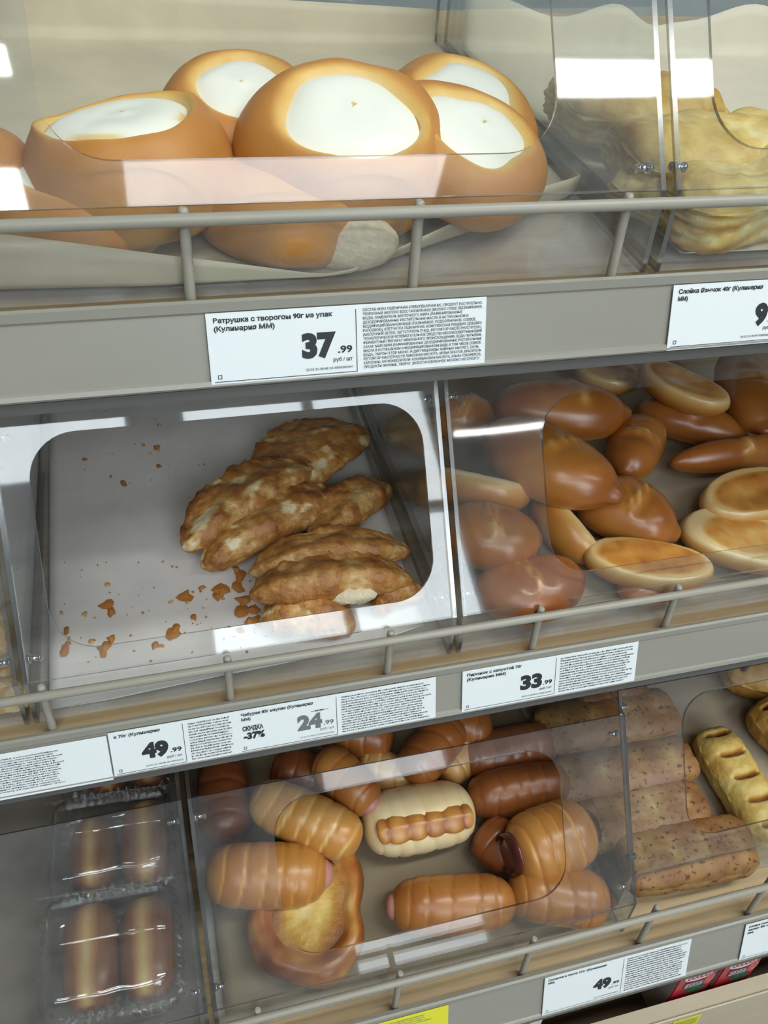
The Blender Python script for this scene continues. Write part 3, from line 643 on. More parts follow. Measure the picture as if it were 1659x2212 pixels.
def cheese_bun(d):
    R, T, s = d['R'], d['T'], d['seed']
    rng = random.Random(s)
    t = empty('cheese_bun', None, d['label'], 'bun', 'curd cheese buns', frame_of(d))
    prof = [(.0, .20), (.22, .20), (.40, .21), (.50, .28), (.56, .42), (.62, .49), (.70, .48), (.82, .40), (.92, .24), (.985, .04), (1.0, -.12), (.97, -.28), (.90, -.42), (.78, -.49), (.5, -.5), (0, -.5)]
    if d.get('torn'):
        prof = [(0, .50), (.3, .49), (.55, .46), (.72, .41)] + prof[7:]
    P = np.array(prof); seg = np.r_[0, np.cumsum(np.hypot(*np.diff(P * [1, .45], axis=0).T))]
    rows = 46; q = np.linspace(0, seg[-1], rows)
    rr = np.interp(q, seg, P[:, 0]); zz = np.interp(q, seg, P[:, 1])
    for _ in range(2):
        rr[1:-1] = (rr[:-2] + 2 * rr[1:-1] + rr[2:]) / 4; zz[1:-1] = (zz[:-2] + 2 * zz[1:-1] + zz[2:]) / 4
    rr = np.maximum(rr, .002)
    nu = 72; th = np.arange(nu) * 2 * math.pi / nu
    ph = [rng.uniform(0, 6.28) for _ in range(6)]
    wob = 1 + .03 * np.sin(2 * th + ph[0]) + .022 * np.sin(3 * th + ph[1]) + .012 * np.sin(5 * th + ph[2])
    hole = (1.12 if s == 2 else 1.0) * (1 + .06 * np.sin(2 * th + ph[3]) + .05 * np.sin(3 * th + ph[4]) + .03 * np.sin(5 * th + ph[5]))
    V = []; B = []
    for k in range(rows):
        inn = 1 - sstep(.54, .84, rr[k])
        f = wob * (1 - inn) + hole * inn
        if zz[k] < 0: f = wob
        for i in range(nu):
            V.append((R * rr[k] * f[i] * math.cos(th[i]), R * rr[k] * f[i] * math.sin(th[i]), T * zz[k]))
            if d.get('torn'): b = .52
            elif zz[k] > .1: b = .14 + .44 * sstep(.56, .74, rr[k])
            else: b = .50 - .10 * sstep(-.1, -.35, zz[k])
            B.append(b)
    V = np.array(V)
    n = fnoise(V, 30, s, 2); V[:, 2] += n * .0022; B = np.array(B) + n * .08
    mesh_obj('dough', V, lathe_grid(nu, rows), M['vat'], t, attrs={'bake': B})
    if not d.get('torn'): curd(d, t, nu, th, hole, rng)
    if d.get('torn'):
        tt, ta, FF = ball(28, 16)
        c = np.sqrt(np.clip(1 - tt ** 2, 0, 1)); U = np.c_[tt * .021, c * np.cos(ta) * .009, c * np.sin(ta) * .013]
        U[:, 2] += fnoise(U, 160, 5, 3) * .0012
        U += np.array([R * .60, -R * .70, -T * .20])
        c = mesh_obj('torn_crumb', U, FF, M['crumb'], t); c['label'] = 'pale torn crumb patch'
    return t

def curd(d, t, nu, th, hole, rng):
    R, T, s = d['R'], d['T'], d['seed']
    V = []; B = []; rows = 16; o = [rng.uniform(-.1, .1), rng.uniform(-.1, .1)]
    for k in range(rows):
        r = .002 + .565 * k / (rows - 1)
        for i in range(nu):
            x = R * r * hole[i] * math.cos(th[i]); y = R * r * hole[i] * math.sin(th[i])
            e = r / .565
            z = T * (.47 + .045 * (1 - e ** 4) - .07 * e ** 6) + .0012 * math.exp(-((x - R * o[0]) ** 2 + (y - R * o[1]) ** 2) / (R * .10) ** 2) - .0008 * math.exp(-((x - R * o[0]) ** 2 + (y - R * o[1]) ** 2) / (R * .2) ** 2)
            V.append((x, y, z))
            dd = math.hypot(x - R * o[0], y - R * o[1])
            b = .05 + .12 * e ** 14
            if dd < R * .028: b = .7
            B.append(b)
    V = np.array(V); n = fnoise(V, 45, s + 50, 2)
    B = np.array(B)
    if s == 2:
        e = np.hypot(V[:, 0], V[:, 1]) / (R * .565)
        B += .5 * sstep(.86, 1.0, e) * sstep(-.1, .3, n)
    V[:, 2] += n * .0006
    F = lathe_grid(nu, rows); F = [tuple(reversed(f)) for f in F]
    f = mesh_obj('curd_filling', V, F, M['curd'], t, attrs={'bake': B}); f['label'] = 'white curd filling'

def filled_bun(d):
    L, W, T, s = d['L'], d['W'], d['T'], d['seed']; rng = random.Random(s); flip = d.get('flip')
    t, th, F = ball(56, 44)
    rr = np.clip(1 - np.abs(t) ** 2.3, 0, 1) ** .52
    tip = sstep(.86, 1.0, np.abs(t))
    nose = d.get('nose', rng.choice((.04, .10, .14)))
    rr = np.where(flip is None, np.maximum(rr, .20 * sstep(1.0, .985, np.abs(t)) * (nose > .05) * (t > 0)), rr)
    x = L / 2 * t * (1 + (0 if flip else nose) * sstep(.93, 1.0, np.abs(t)) * (t > 0))
    y = W / 2 * rr * np.cos(th); z = T / 2 * rr * np.sin(th)
    y += W * .05 * np.sin(t * 2.2 + s)
    lim = -.42 * T / 2
    z = np.where(z < lim, lim + (z - lim) * (.12 if flip else .35), z)
    V = np.c_[x, y, z]
    n = fnoise(V, 24, s, 2); n2 = fnoise(V, 120, s + 9, 3)
    dd = np.sqrt((x / (L / 2)) ** 2 + (y / (W / 2)) ** 2)
    up = z / (T / 2)
    if not flip:
        B = .70 + rng.uniform(-.08, .08) + .14 * n - .32 * sstep(-.1, -.5, up) + .10 * tip
        x0 = L * rng.uniform(-.10, .10); ang = d.get('ang', rng.uniform(.9, 1.8))
        u = (x - x0) * math.cos(ang) + y * math.sin(ang); v = -(x - x0) * math.sin(ang) + y * math.cos(ang)
        m = np.exp(-(v / .0050) ** 2) * sstep(.020, .012, np.abs(u)) * (up > .2) * (.55 + .45 * np.sin(v * 1500 + n2 * 2))
        V[:, 2] += m * (.0014 + n2 * .0034) - .0014 * np.exp(-((np.abs(v) - .007) / .003) ** 2) * sstep(.018, .010, np.abs(u)) * (up > .3)
        B -= m * (.24 + .35 * np.clip(n2 + .2, 0, 1))
        V[:, 2] += n * .0010
    else:
        dn = dd + .10 * n
        B = np.where(up < -.25, 0, .46)
        ring = sstep(.62, .76, dn) if d.get('pale') else sstep(.74, .86, dn)
        Bb = ((.40 if d.get('pale') else .50) + .16 * n2 + .2 * n) * (1 - ring) + (.08 if d.get('pale') else .16) * ring
        Bb = Bb + .05 * n
        k = sstep(-.18, -.34, up)
        B = (.56 + .1 * n - .26 * sstep(.30, -.30, up)) * (1 - k) + Bb * k
        V[:, 2] += k * (.0030 * (1 - sstep(0, .75, dn)))      # hollow underside
        V[:, 2] += k * n2 * .0004
        V[:, 1:] *= -1
    o = mesh_obj('filled_bun', V, F, M['bun'], attrs={'bake': B})
    o.matrix_world = frame_of(d); prop(o, d['label'], 'bun', 'filled buns in the middle bin')
    return o

def sausage_roll(d):
    L, W, T, s = d['L'], d['W'], d['T'], d['seed']; rng = random.Random(s); base = d.get('bake', .5) + (.13 if d.get('bake', .5) > .1 else 0)
    root = empty('sausage_roll', None, d['label'], 'sausage roll', 'sausage rolls in the lower bin', frame_of(d))
    t, th, F = ball(72, 72)
    rr = np.clip(1 - np.abs(t) ** 5, 0, 1) ** .42 * (1 - .10 * t ** 2)
    turns = L / .0150 * rng.uniform(.85, 1.15)
    ph = (turns * t * .5 + th / (2 * math.pi) * rng.choice((1, -1)) + rng.random() + .16 * np.sin(t * 5 + s) + .05 * np.sin(3 * th + s)) % 1.0
    dph = np.minimum(np.abs(ph - .5), 1)
    groove = np.exp(-((ph - .5) / .055) ** 2)
    bulge = np.sin(np.pi * ((ph + .5) % 1.0)) ** .7
    k = sstep(.97, .80, np.abs(t))
    f = rr * (1 + k * (.022 * bulge - .026 * groove))
    x = L / 2 * t; y = W / 2 * f * np.cos(th); z = T / 2 * f * np.sin(th)
    lim = -.70 * T / 2; z = np.where(z < lim, lim + (z - lim) * .3, z)
    V = np.c_[x, y, z]; n = fnoise(V, 26, s, 2); V += (n * .0009)[:, None] * np.c_[t * .2, np.cos(th), np.sin(th)]
    up = z / (T / 2)
    pale = np.exp(-((ph - .40) / .10) ** 2) * k
    B = base + .12 * n - pale * (.24 if base < .6 else .08) * np.clip(.6 + n * 1.2, 0, 1.3) + .10 * groove * k - .22 * sstep(.1, -.6, up) * (base > .3)
    if d.get('strip'): B = .06 + .08 * n + .06 * groove
    mesh_obj('dough', V, F, M['sroll'], root, attrs={'bake': np.clip(B, 0, 1)})
    sr = .24
    for e in d.get('ends', ()):
        bm = bmesh.new(); r = W * (.30 if d.get('big') and e < 0 else sr)
        add_rod(bm, (e * L * .36, 0, 0), (e * (L / 2 + (.005 if d.get('big') else .0035)), 0, 0), r, 20, round_end=True)
        bm_obj('sausage', bm, M['sausage'] if s in (70, 73) else M['sausage_pale'], root)['label'] = 'sausage end'
    if d.get('strip'):
        t2, th2, F2 = ball(40, 60)
        c = np.clip(1 - np.abs(t2) ** 8, 0, 1) ** .3
        rid = .78 + .22 * np.abs(np.sin(t2 * math.pi * 2.6 + .15 * np.sin(t2 * 7))) ** .5
        V = np.c_[t2 * L * .42, c * rid * np.cos(th2) * W * .20 - W * .24, c * rid * np.sin(th2) * .0050 + T * .41]
        V[:, 2] -= .0045 * (V[:, 1] < -W * .26) * (-(V[:, 1] + W * .26) / (W * .18))
        n = fnoise(V, 90, 4, 2)
        p = mesh_obj('browned_underside', V, F2, M['sroll'], root, attrs={'bake': .48 + .12 * n + .30 * (1 - rid) / .22})
        p['label'] = 'ridged orange-brown underside'
    return root

def turnover(d):
    L, W, T, s = d['L'], d['W'], d['T'], d['seed']; rng = random.Random(s)
    t, th, F = ball(88, 96)
    c = np.cos(th); sn = np.sin(th)
    half = W / 2 * np.clip(1 - np.abs(t) ** 2.4, 0, 1) ** .62
    mid = W * .22 * (1 - t ** 2) - W * .1
    y = mid + half * c
    edge = (c + 1) / 2                                   # 0 fold side .. 1 rim side
    thick = T / 2 * (np.clip(1 - np.abs(t) ** 2.6, 0, 1) ** .5) * (1 - .72 * sstep(.35, .95, edge))
    z = thick * sn
    rim = sstep(.82, .97, edge)
    crimp = np.sin(t * L / .0052 * 3.14 * .5 + 2 * np.sin(t * 9 + s))
    y += rim * crimp * .0005; z += rim * crimp * .0006
    x = L / 2 * t
    z += -.004 * (t ** 2) * 1.2
    V = np.c_[x, y, z]
    n = fnoise(V, 55, s, 4); n2 = fnoise(V, 130, s + 3, 3)
    nrm = np.c_[0 * t, c, sn]
    n3 = fnoise(V * [1, 1.6, 1.6], 240, s + 31, 3)
    V += nrm * ((n * .0024 + n2 * .0010 + n3 * .00035))[:, None]
    B = .52 + .24 * n + .20 * n2 + .12 * n3 + .14 * rim
    if d.get('flip') or s in (22, 23, 27, 29, 30):
        B -= .42 * sstep(.24, .50, fnoise(V * [1, 1.5, 1], 52, s + 17, 3))
    if s in (29, 30): B -= .2
    name = 'fried_turnover' if s < 29 else 'pastry'
    if d.get('torn'):
        root = empty(name, None, d['label'], 'turnover', 'fried turnovers', frame_of(d))
        mesh_obj('dough', V, F, M['fried'], root, attrs={'bake': np.clip(B, 0, 1)})
        tt, ta, FF = ball(24, 14)
        q = np.sqrt(np.clip(1 - tt ** 2, 0, 1)); U = np.c_[tt * .016 + .012, q * np.cos(ta) * .006 - W * .34, q * np.sin(ta) * .006]
        U += fnoise(U, 220, 3, 3)[:, None] * .0012
        mesh_obj('white_filling', U, FF, M['crumb'], root)['label'] = 'white torn filling'
        return root
    o = mesh_obj(name, V, F, M['fried'], attrs={'bake': np.clip(B, 0, 1)})
    o.matrix_world = frame_of(d); prop(o, d['label'], 'turnover' if s < 29 else 'pastry', 'fried turnovers' if s < 29 else 'pastries in the leftmost middle bin')
    return o

def sbox(nu, nv, n):
    """Directions on a rounded box (superquadric), unit half sizes."""
    t, th, F = ball(nu, nv)
    c = np.sqrt(np.clip(1 - t ** 2, 0, 1))
    D = np.c_[t, c * np.cos(th), c * np.sin(th)]
    k = (np.abs(D) ** n).sum(1) ** (-1 / n)
    return D * k[:, None], F

def puff(d, kind):
    L, W, T, s = d['L'], d['W'], d['T'], d['seed']; rng = random.Random(s)
    D, F = sbox(96, 150 if kind == 'braid' else 84, {'braid': 4.0, 'slab': 6.0, 'tongue': 6.0}[kind])
    V = D * [L / 2, W / 2, T / 2]
    n = fnoise(V, 40, s, 3); n2 = fnoise(V, 130, s + 5, 3); nl = fnoise(V * [1, 1, 7], 60, s + 8, 2)
    top = sstep(.1, .7, D[:, 2]); side = 1 - top
    V[:, 2] -= T * .16 * top * (np.clip(np.abs(D[:, 1]), 0, 1) ** 3 + .6 * np.clip(np.abs(D[:, 0]), 0, 1) ** 6)
    B = .42 + .18 * n
    if kind == 'braid':
        B = .38 + .15 * n + (.22 if d.get('dark') else 0)
        slits = 5 if L > .1 else 3
        u = D[:, 0] * .5 + .5 + .06 * D[:, 1] ** 2
        ph = (u * slits) % 1.0
        g = np.exp(-((ph - .5) / .08) ** 2) * sstep(.62, .40, np.abs(D[:, 1])) * top * sstep(.97, .85, np.abs(D[:, 0]))
        V[:, 2] -= g * .009
        V[:, 2] += top * .0025 * np.abs(np.sin(np.pi * (ph - .5))) * sstep(.9, .5, np.abs(D[:, 1]))
        B += g * .75 - .10 * np.exp(-((ph - .68) / .1) ** 2) * top
        mat = M['puff']
    elif kind == 'slab':
        B = .52 + .20 * n - .20 * side * sstep(-.6, .2, D[:, 2]) + (.22 if d.get('dark') else 0)
        for q in (-.72, -.26, .20, .66):
            u = D[:, 0] - q
            g = np.exp(-(u / .09) ** 2 - ((D[:, 1] + .1) / .45) ** 2) * top
            V[:, 2] -= .0022 * np.exp(-(u / .05) ** 2 - ((D[:, 1] + .1) / .4) ** 2) * top
            B -= .22 * g
        mat = M['slab']
    else:
        B = .30 + .22 * n + .14 * n2 - .20 * side * np.sin(D[:, 2] * 16 + n * 5) + .10 * (s in (11, 14))
        V[:, 0:2] *= (1 + .05 * nl * side)[:, None]
        V[:, 2] += n * .0030 * top
        V[:, 1] += .006 * np.sin(D[:, 0] * 3 + s)
        mat = M['puff']
    V += D * (n * .0010 + n2 * .0007)[:, None]
    name = {'braid': 'puff_braid', 'slab': 'puff_slab', 'tongue': 'puff_tongue'}[kind]
    o = mesh_obj(name, V, F, mat, attrs={'bake': np.clip(B, 0, 1)})
    o.matrix_world = frame_of(d); prop(o, d['label'], 'pastry', {'braid': 'glazed puff braids', 'slab': 'speckled puff slabs', 'tongue': 'puff pastry tongues'}[kind])
    return o

def bread_roll(d):
    L, W, T, s = d['L'], d['W'], d['T'], d['seed']
    D, F = sbox(48, 40, 3.0)
    V = D * [L / 2, W / 2, T / 2]; n = fnoise(V, 30, s, 2)
    V += D * (n * .001)[:, None]
    yy = D[:, 1] - .12 * math.sin(s)
    B = .78 - .62 * np.exp(-(yy / .34) ** 2) * sstep(.1, .6, D[:, 2]) + .10 * n
    o = mesh_obj('bread_roll', V, F, M['roll'], attrs={'bake': np.clip(B, 0, 1)})
    o.matrix_world = frame_of(d); prop(o, d['label'], 'bread roll', 'packed bread rolls'); return o

def clear_pack(d):
    L, W, T, s = d['L'], d['W'], d['T'], d['seed']
    root = empty('plastic_pack', None, d['label'], 'pack', 'clear packs of bread rolls', frame_of(d))
    D, F = sbox(160, 64, 7.0)
    V = D * [L / 2, W / 2, T / 2]
    a = np.arctan2(D[:, 1], D[:, 0])
    per = np.where(np.abs(D[:, 0]) > np.abs(D[:, 1]), V[:, 1], V[:, 0])
    side = sstep(.9, .5, np.abs(D[:, 2]))
    V[:, 0:2] *= (1 + .035 * np.sin(per / .0034 * math.pi) * side)[:, None]
    top = sstep(.5, .9, D[:, 2])
    V[:, 0:2] *= (1 - .10 * sstep(-.2, 1, D[:, 2]))[:, None]
    V[:, 2] -= top * .0022 * np.exp(-(D[:, 0] / .06) ** 2)
    n = fnoise(V, 35, s, 2); V[:, 2] += top * n * .0016
    o = mesh_obj('clear_shell', V, F, M['pack'], root)
    bm = bmesh.new()
    a, b = L / 2 + .005, W / 2 + .005; c, e = L / 2 - .004, W / 2 - .004
    for lo, hi in (((-a, -b, 0), (a, -e, .001)), ((-a, e, 0), (a, b, .001)), ((-a, -e, 0), (-c, e, .001)), ((c, -e, 0), (a, e, .001))): add_box(bm, lo, hi)
    bm_obj('flange', bm, M['pack'], root)
    return root

def cheese_pastry(d):
    R, T, s = d['R'], d['T'], d['seed']
    root = empty('cheese_pastry', None, d['label'], 'pastry', None, frame_of(d))
    prof = [(0, .05), (.3, .05), (.5, .08), (.62, .25), (.75, .45), (.88, .40), (1, .05), (.97, -.3), (.85, -.48), (.4, -.5), (0, -.5)]
    P = np.array(prof); seg = np.r_[0, np.cumsum(np.hypot(*np.diff(P * [1, .4], axis=0).T))]
    rows = 44; q = np.linspace(0, seg[-1], rows); rr = np.maximum(np.interp(q, seg, P[:, 0]), .002); zz = np.interp(q, seg, P[:, 1])
    nu = 72; th = np.arange(nu) * 2 * math.pi / nu
    out = 1.0 + .16 * np.cos(2 * (th - math.radians(62))) + .10 * np.cos(3 * (th - math.radians(60))) + .02 * np.sin(7 * th)
    V = []; B = []
    for k in range(rows):
        for i in range(nu):
            V.append((R * rr[k] * out[i] * math.cos(th[i]), R * rr[k] * out[i] * math.sin(th[i]), T * zz[k]))
            B.append(.62 + .10 * (zz[k] < .1) - .08 * sstep(.3, .45, zz[k]))
    V = np.array(V); n = fnoise(V, 36, s, 3); V[:, 2] += n * .0020
    mesh_obj('crust', V, lathe_grid(nu, rows), M['sroll'], root, attrs={'bake': np.clip(np.array(B) + .50 * n, 0, 1)})
    V = []; rows = 14; B = []
    for k in range(rows):
        e = k / (rows - 1); r = .002 + .62 * e
        for i in range(nu):
            V.append((R * r * out[i] * math.cos(th[i]), R * r * out[i] * math.sin(th[i]), T * (.30 - .06 * e ** 3)))
            B.append(.14 + .70 * e ** 1.6)
    V = np.array(V); n = fnoise(V, 60, s + 2, 3); V[:, 2] += n * .0012
    f = mesh_obj('cheese_filling', V, [tuple(reversed(q)) for q in lathe_grid(nu, rows)], M['puff'], root, attrs={'bake': np.clip(np.array(B) + .25 * n, 0, 1)})
    f['label'] = 'yellow-green browned cheese filling'
    return root

for d in DATA['cheese']: cheese_bun(d)
for d in DATA['tongue']: puff(d, 'tongue')
for d in DATA['turnover']: turnover(d)
for d in DATA['bun']: filled_bun(d)
for d in DATA['sroll']: sausage_roll(d)
for d in DATA['pie']: cheese_pastry(d)
for d in DATA['slab']: puff(d, 'slab')
for d in DATA['braid']: puff(d, 'braid')
for d in DATA['roll']: bread_roll(d)
for d in DATA['pack']: clear_pack(d)

# ------------------------------------------------------------------ crumbs on the grey paper
CR = [(-0.0573, 0.5673, 0.0025, 0.55), (-0.0142, 0.577, 0.0018, 0.3), (-0.0043, 0.5733, 0.0032, 0.55), (-0.0096, 0.5669, 0.0014, 0.3), (-0.0045, 0.551, 0.0028, 0.55), (-0.0307, 0.5359, 0.0038, 0.55), (-0.0393, 0.5445, 0.0017, 0.3), (-0.0002, 0.6002, 0.0019, 0.3), (-0.0455, 0.4221, 0.0054, 0.55), (-0.0443, 0.4161, 0.0045, 0.55), (-0.0711, 0.4062, 0.0035, 0.55), (-0.0704, 0.3951, 0.0026, 0.55), (-0.0725, 0.3903, 0.004, 0.55), (-0.0494, 0.3875, 0.0052, 0.55), (-0.0451, 0.3939, 0.004, 0.55), (-0.0458, 0.4388, 0.0018, 0.3), (-0.0742, 0.4205, 0.0018, 0.3), (-0.0602, 0.4171, 0.0018, 0.3), (0.0028, 0.4202, 0.0049, 0.55), (0.0069, 0.4018, 0.003, 0.55), (-0.0072, 0.3903, 0.0053, 0.55), (-0.0054, 0.3947, 0.0038, 0.55), (-0.019, 0.3842, 0.0032, 0.55), (-0.0149, 0.3827, 0.0017, 0.3), (0.027, 0.4206, 0.0052, 0.55), (0.0234, 0.416, 0.0037, 0.55), (0.0145, 0.4257, 0.0022, 0.55), (0.0407, 0.4304, 0.005, 0.55), (0.0378, 0.4206, 0.0056, 0.55), (0.0409, 0.4099, 0.0055, 0.55), (0.0371, 0.4008, 0.0048, 0.55), (0.0442, 0.4014, 0.0046, 0.55), (0.0385, 0.4371, 0.0038, 0.55), (0.0457, 0.3915, 0.0042, 0.55), (0.0345, 0.386, 0.0024, 0.55), (-0.0567, 0.3943, 0.0017, 0.3), (-0.0698, 0.3986, 0.0017, 0.3), (-0.0064, 0.4168, 0.0015, 0.3), (0.0038, 0.4149, 0.0018, 0.3), (0.0407, 0.3924, 0.0036, 0.55)]
rng = random.Random(4)
V = []; F = []; B = []
def flake(x, y, r, b):
    z = floor_z(1, y) + .0054
    k = len(V); n = 9; h = rng.uniform(.0006, .0016)
    a0 = rng.uniform(0, 6.28); asp = rng.uniform(.5, 1)
    for i in range(n):
        a = a0 + 2 * math.pi * i / n; q = r * rng.uniform(.55, 1.25)
        V.append((x + q * math.cos(a) * asp, y + q * math.sin(a), z)); B.append(b)
    V.append((x, y, z + h)); B.append(b * .8)
    for i in range(n): F.append((k + i, k + (i + 1) % n, k + n))
for x, y, r, b in CR: flake(x, y, r * 1.2, b)
for i in range(120):
    x = rng.gauss(.0, .045); y = rng.choice((rng.gauss(.41, .03), rng.uniform(.36, .64)))
    if -.078 < x < .150 and .365 < y < .66: flake(x, y, rng.uniform(.0004, .0012), rng.uniform(.2, .9))
o = mesh_obj('crumbs', V, F, M['crumbs'], attrs={'bake': B}, smooth=False)
prop(o, 'orange-brown pastry flakes and crumbs scattered on the grey paper', 'crumbs', kind='stuff')

# ------------------------------------------------------------------ price tags
CARD = {}
def text_mesh(body, size, bold):
    cu = bpy.data.curves.new('lettering', 'FONT'); cu.body = body; cu.size = size; cu.offset = bold * size; cu.resolution_u = 3
    ob = bpy.data.objects.new('lettering', cu); COL.objects.link(ob)
    dg = bpy.context.evaluated_depsgraph_get(); dg.update()
    me = bpy.data.meshes.new_from_object(ob.evaluated_get(dg))
    bpy.data.objects.remove(ob); bpy.data.curves.remove(cu)
    return me
def put_text(bm, body, x, y, h, w=None, bold=.0, skew=0.0):
    """Lettering with cap height h, baseline starting at (x, y) in the tag's plane, squeezed to width w."""
    me = text_mesh(body, 1.0, bold)
    co = np.empty(len(me.vertices) * 3, dtype=np.float32); me.vertices.foreach_get('co', co); co = co.reshape(-1, 3)
    if len(co):
        x0 = co[:, 0].min(); wd = co[:, 0].max() - x0
        sc = h / .70; sx = sc if w is None else w / wd
        off = [bm.verts.new((x + (c[0] - x0) * sx + skew * c[1] * sc, y + c[1] * sc, 0)) for c in co]
        for p in me.polygons:
            try: bm.faces.new([off[i] for i in p.vertices])
            except ValueError: pass
    bpy.data.meshes.remove(me)
def quad(bm, x0, y0, x1, y1):
    bm.faces.new([bm.verts.new(p) for p in ((x0, y0, 0), (x1, y0, 0), (x1, y1, 0), (x0, y1, 0))])
def fine_print(bm, rng, x0, x1, y1, y0, lines, ink=.55):
    """Rows of print too small to read: broken strokes of word length."""
    dy = (y1 - y0) / lines
    for i in range(lines):
        y = y1 - dy * (i + .8); x = x0; end = x1 - (rng.uniform(0, .12) * (x1 - x0))
        while x < end:
            w = rng.uniform(.0012, .0055); k = x
            while k < min(x + w, end):
                c = rng.uniform(.0003, .0006)
                hgt = dy * rng.choice((.42, .5, .55))
                m = k + c * .38
                quad(bm, k, y, m, y + hgt); quad(bm, m, y + hgt * rng.choice((0, .4, .8)), k + c, y + hgt * rng.choice((.2, .6, 1.0)) + .00006)
                k += c * 1.25
            x += w + .0006
def tag_root(name, j, x0, label, s0=.0040, roll=0.0, cat='price tag', group='shelf price tags'):
    """Empty at the tag's upper left corner on the sloping channel face: local x along the shelf, local y up the face."""
    t = empty(name, None, label, cat, group, None) if False else bpy.data.objects.new(name, None)
    COL.objects.link(t); prop(t, label, cat, group)
    y = TY[j] - .004 + TS[0] * s0 - .961 * .0009; z = TL[j] + TS[1] * s0 + .277 * .0009
    ux = Vector((1, 0, 0)); uy = Vector((0, .277, .961)); uz = ux.cross(uy)
    m = Matrix((ux, uy, uz)).transposed().to_4x4() @ Matrix.Rotation(roll, 4, 'Z')
    m.translation = Vector((x0, y, z)); t.matrix_world = m
    return t
def paper_card(t, w, h, mat=None, x0=0.0):
    bm = bmesh.new(); add_box(bm, (x0, -h, 0), (x0 + w, 0, .0004)); t['card'] = 0; CARD[t.name] = bm_obj('card', bm, mat or M['tag'], t); del t['card']; return CARD[t.name]
def lettering(t, bm, mat=None, lift=.0006):
    bmesh.ops.translate(bm, verts=bm.verts, vec=(0, 0, lift))
    return bm_obj('lettering', bm, mat or M['ink'], CARD[t.name])
def frame_lines(bm, w, h, x0=0.0):
    for a in ((x0 + .0015, -h + .0016, x0 + w - .0012, -h + .0019), (x0 + w - .0011, -h + .0016, x0 + w - .0008, -.0018)): quad(bm, *a)
    a, b, c = x0 + .0030, -h + .0030, .0018
    for q in ((a, b, a + c, b + .0003), (a, b + c - .0003, a + c, b + c), (a, b, a + .0003, b + c), (a + c - .0003, b, a + c, b + c)): quad(bm, *q)

def price_tag(j, x0, label, title, price, cents, wide, h, code, lines=None, fine=0, left=.0665, discount=None, s0=.0040, seed=1, roll=0.0, grey=False, title_w=None):
    t = tag_root('price_tag', j, x0, label, s0, roll)
    paper_card(t, wide, h)
    bm = bmesh.new(); rng = random.Random(seed)
    w = left
    frame_lines(bm, w, h)
    y = -.0042
    for i, ln in enumerate(title):
        put_text(bm, ln, .0030, y, .0020, title_w[i] if title_w else None, .035); y -= .0035
    if wide > w + .02:
        x = w + .0022
        if lines:
            dy = (h - .004) / len(lines)
            for i, ln in enumerate(lines):
                put_text(bm, ln, x, -.0030 - dy * i, .00118, min(wide - x - .0020, .00098 * len(ln)), .012)
        else: fine_print(bm, rng, x, wide - .0025, -.0018, -h + .0020, fine)
    n0 = len(bm.faces)
    sc = h / .0335
    pb = -.0222 * sc
    xr = w - .0030
    put_text(bm, cents, xr - .0066, pb + .0002, .0030, .0066, .03)
    pw = .0156 if len(price) == 2 else .0075
    put_text(bm, price, xr - .0073 - pw, pb - .0006, .0098, pw, .062)
    put_text(bm, 'руб / шт', xr - .0088, pb - .0036, .0017, .0088, .012)
    put_text(bm, code, xr - .0215, -h + .0036, .0011, .0215, .0)
    n1 = len(bm.faces)
    if discount:
        put_text(bm, discount[0], .0032, -.0150, .0030, .0125, .05)
        put_text(bm, discount[1], .0034, -.0212, .0044, .0130, .06)
        put_text(bm, '39.99', xr - .0115, -.0100, .0013, .0052, .02); quad(bm, xr - .0140, -.0095, xr - .0030, -.0092)
    if grey:
        bm.faces.ensure_lookup_table()
        for f in bm.faces[n0:n1]: f.material_index = 1
    lettering(t, bm, [M['ink'], M['grey_ink']])
    return t

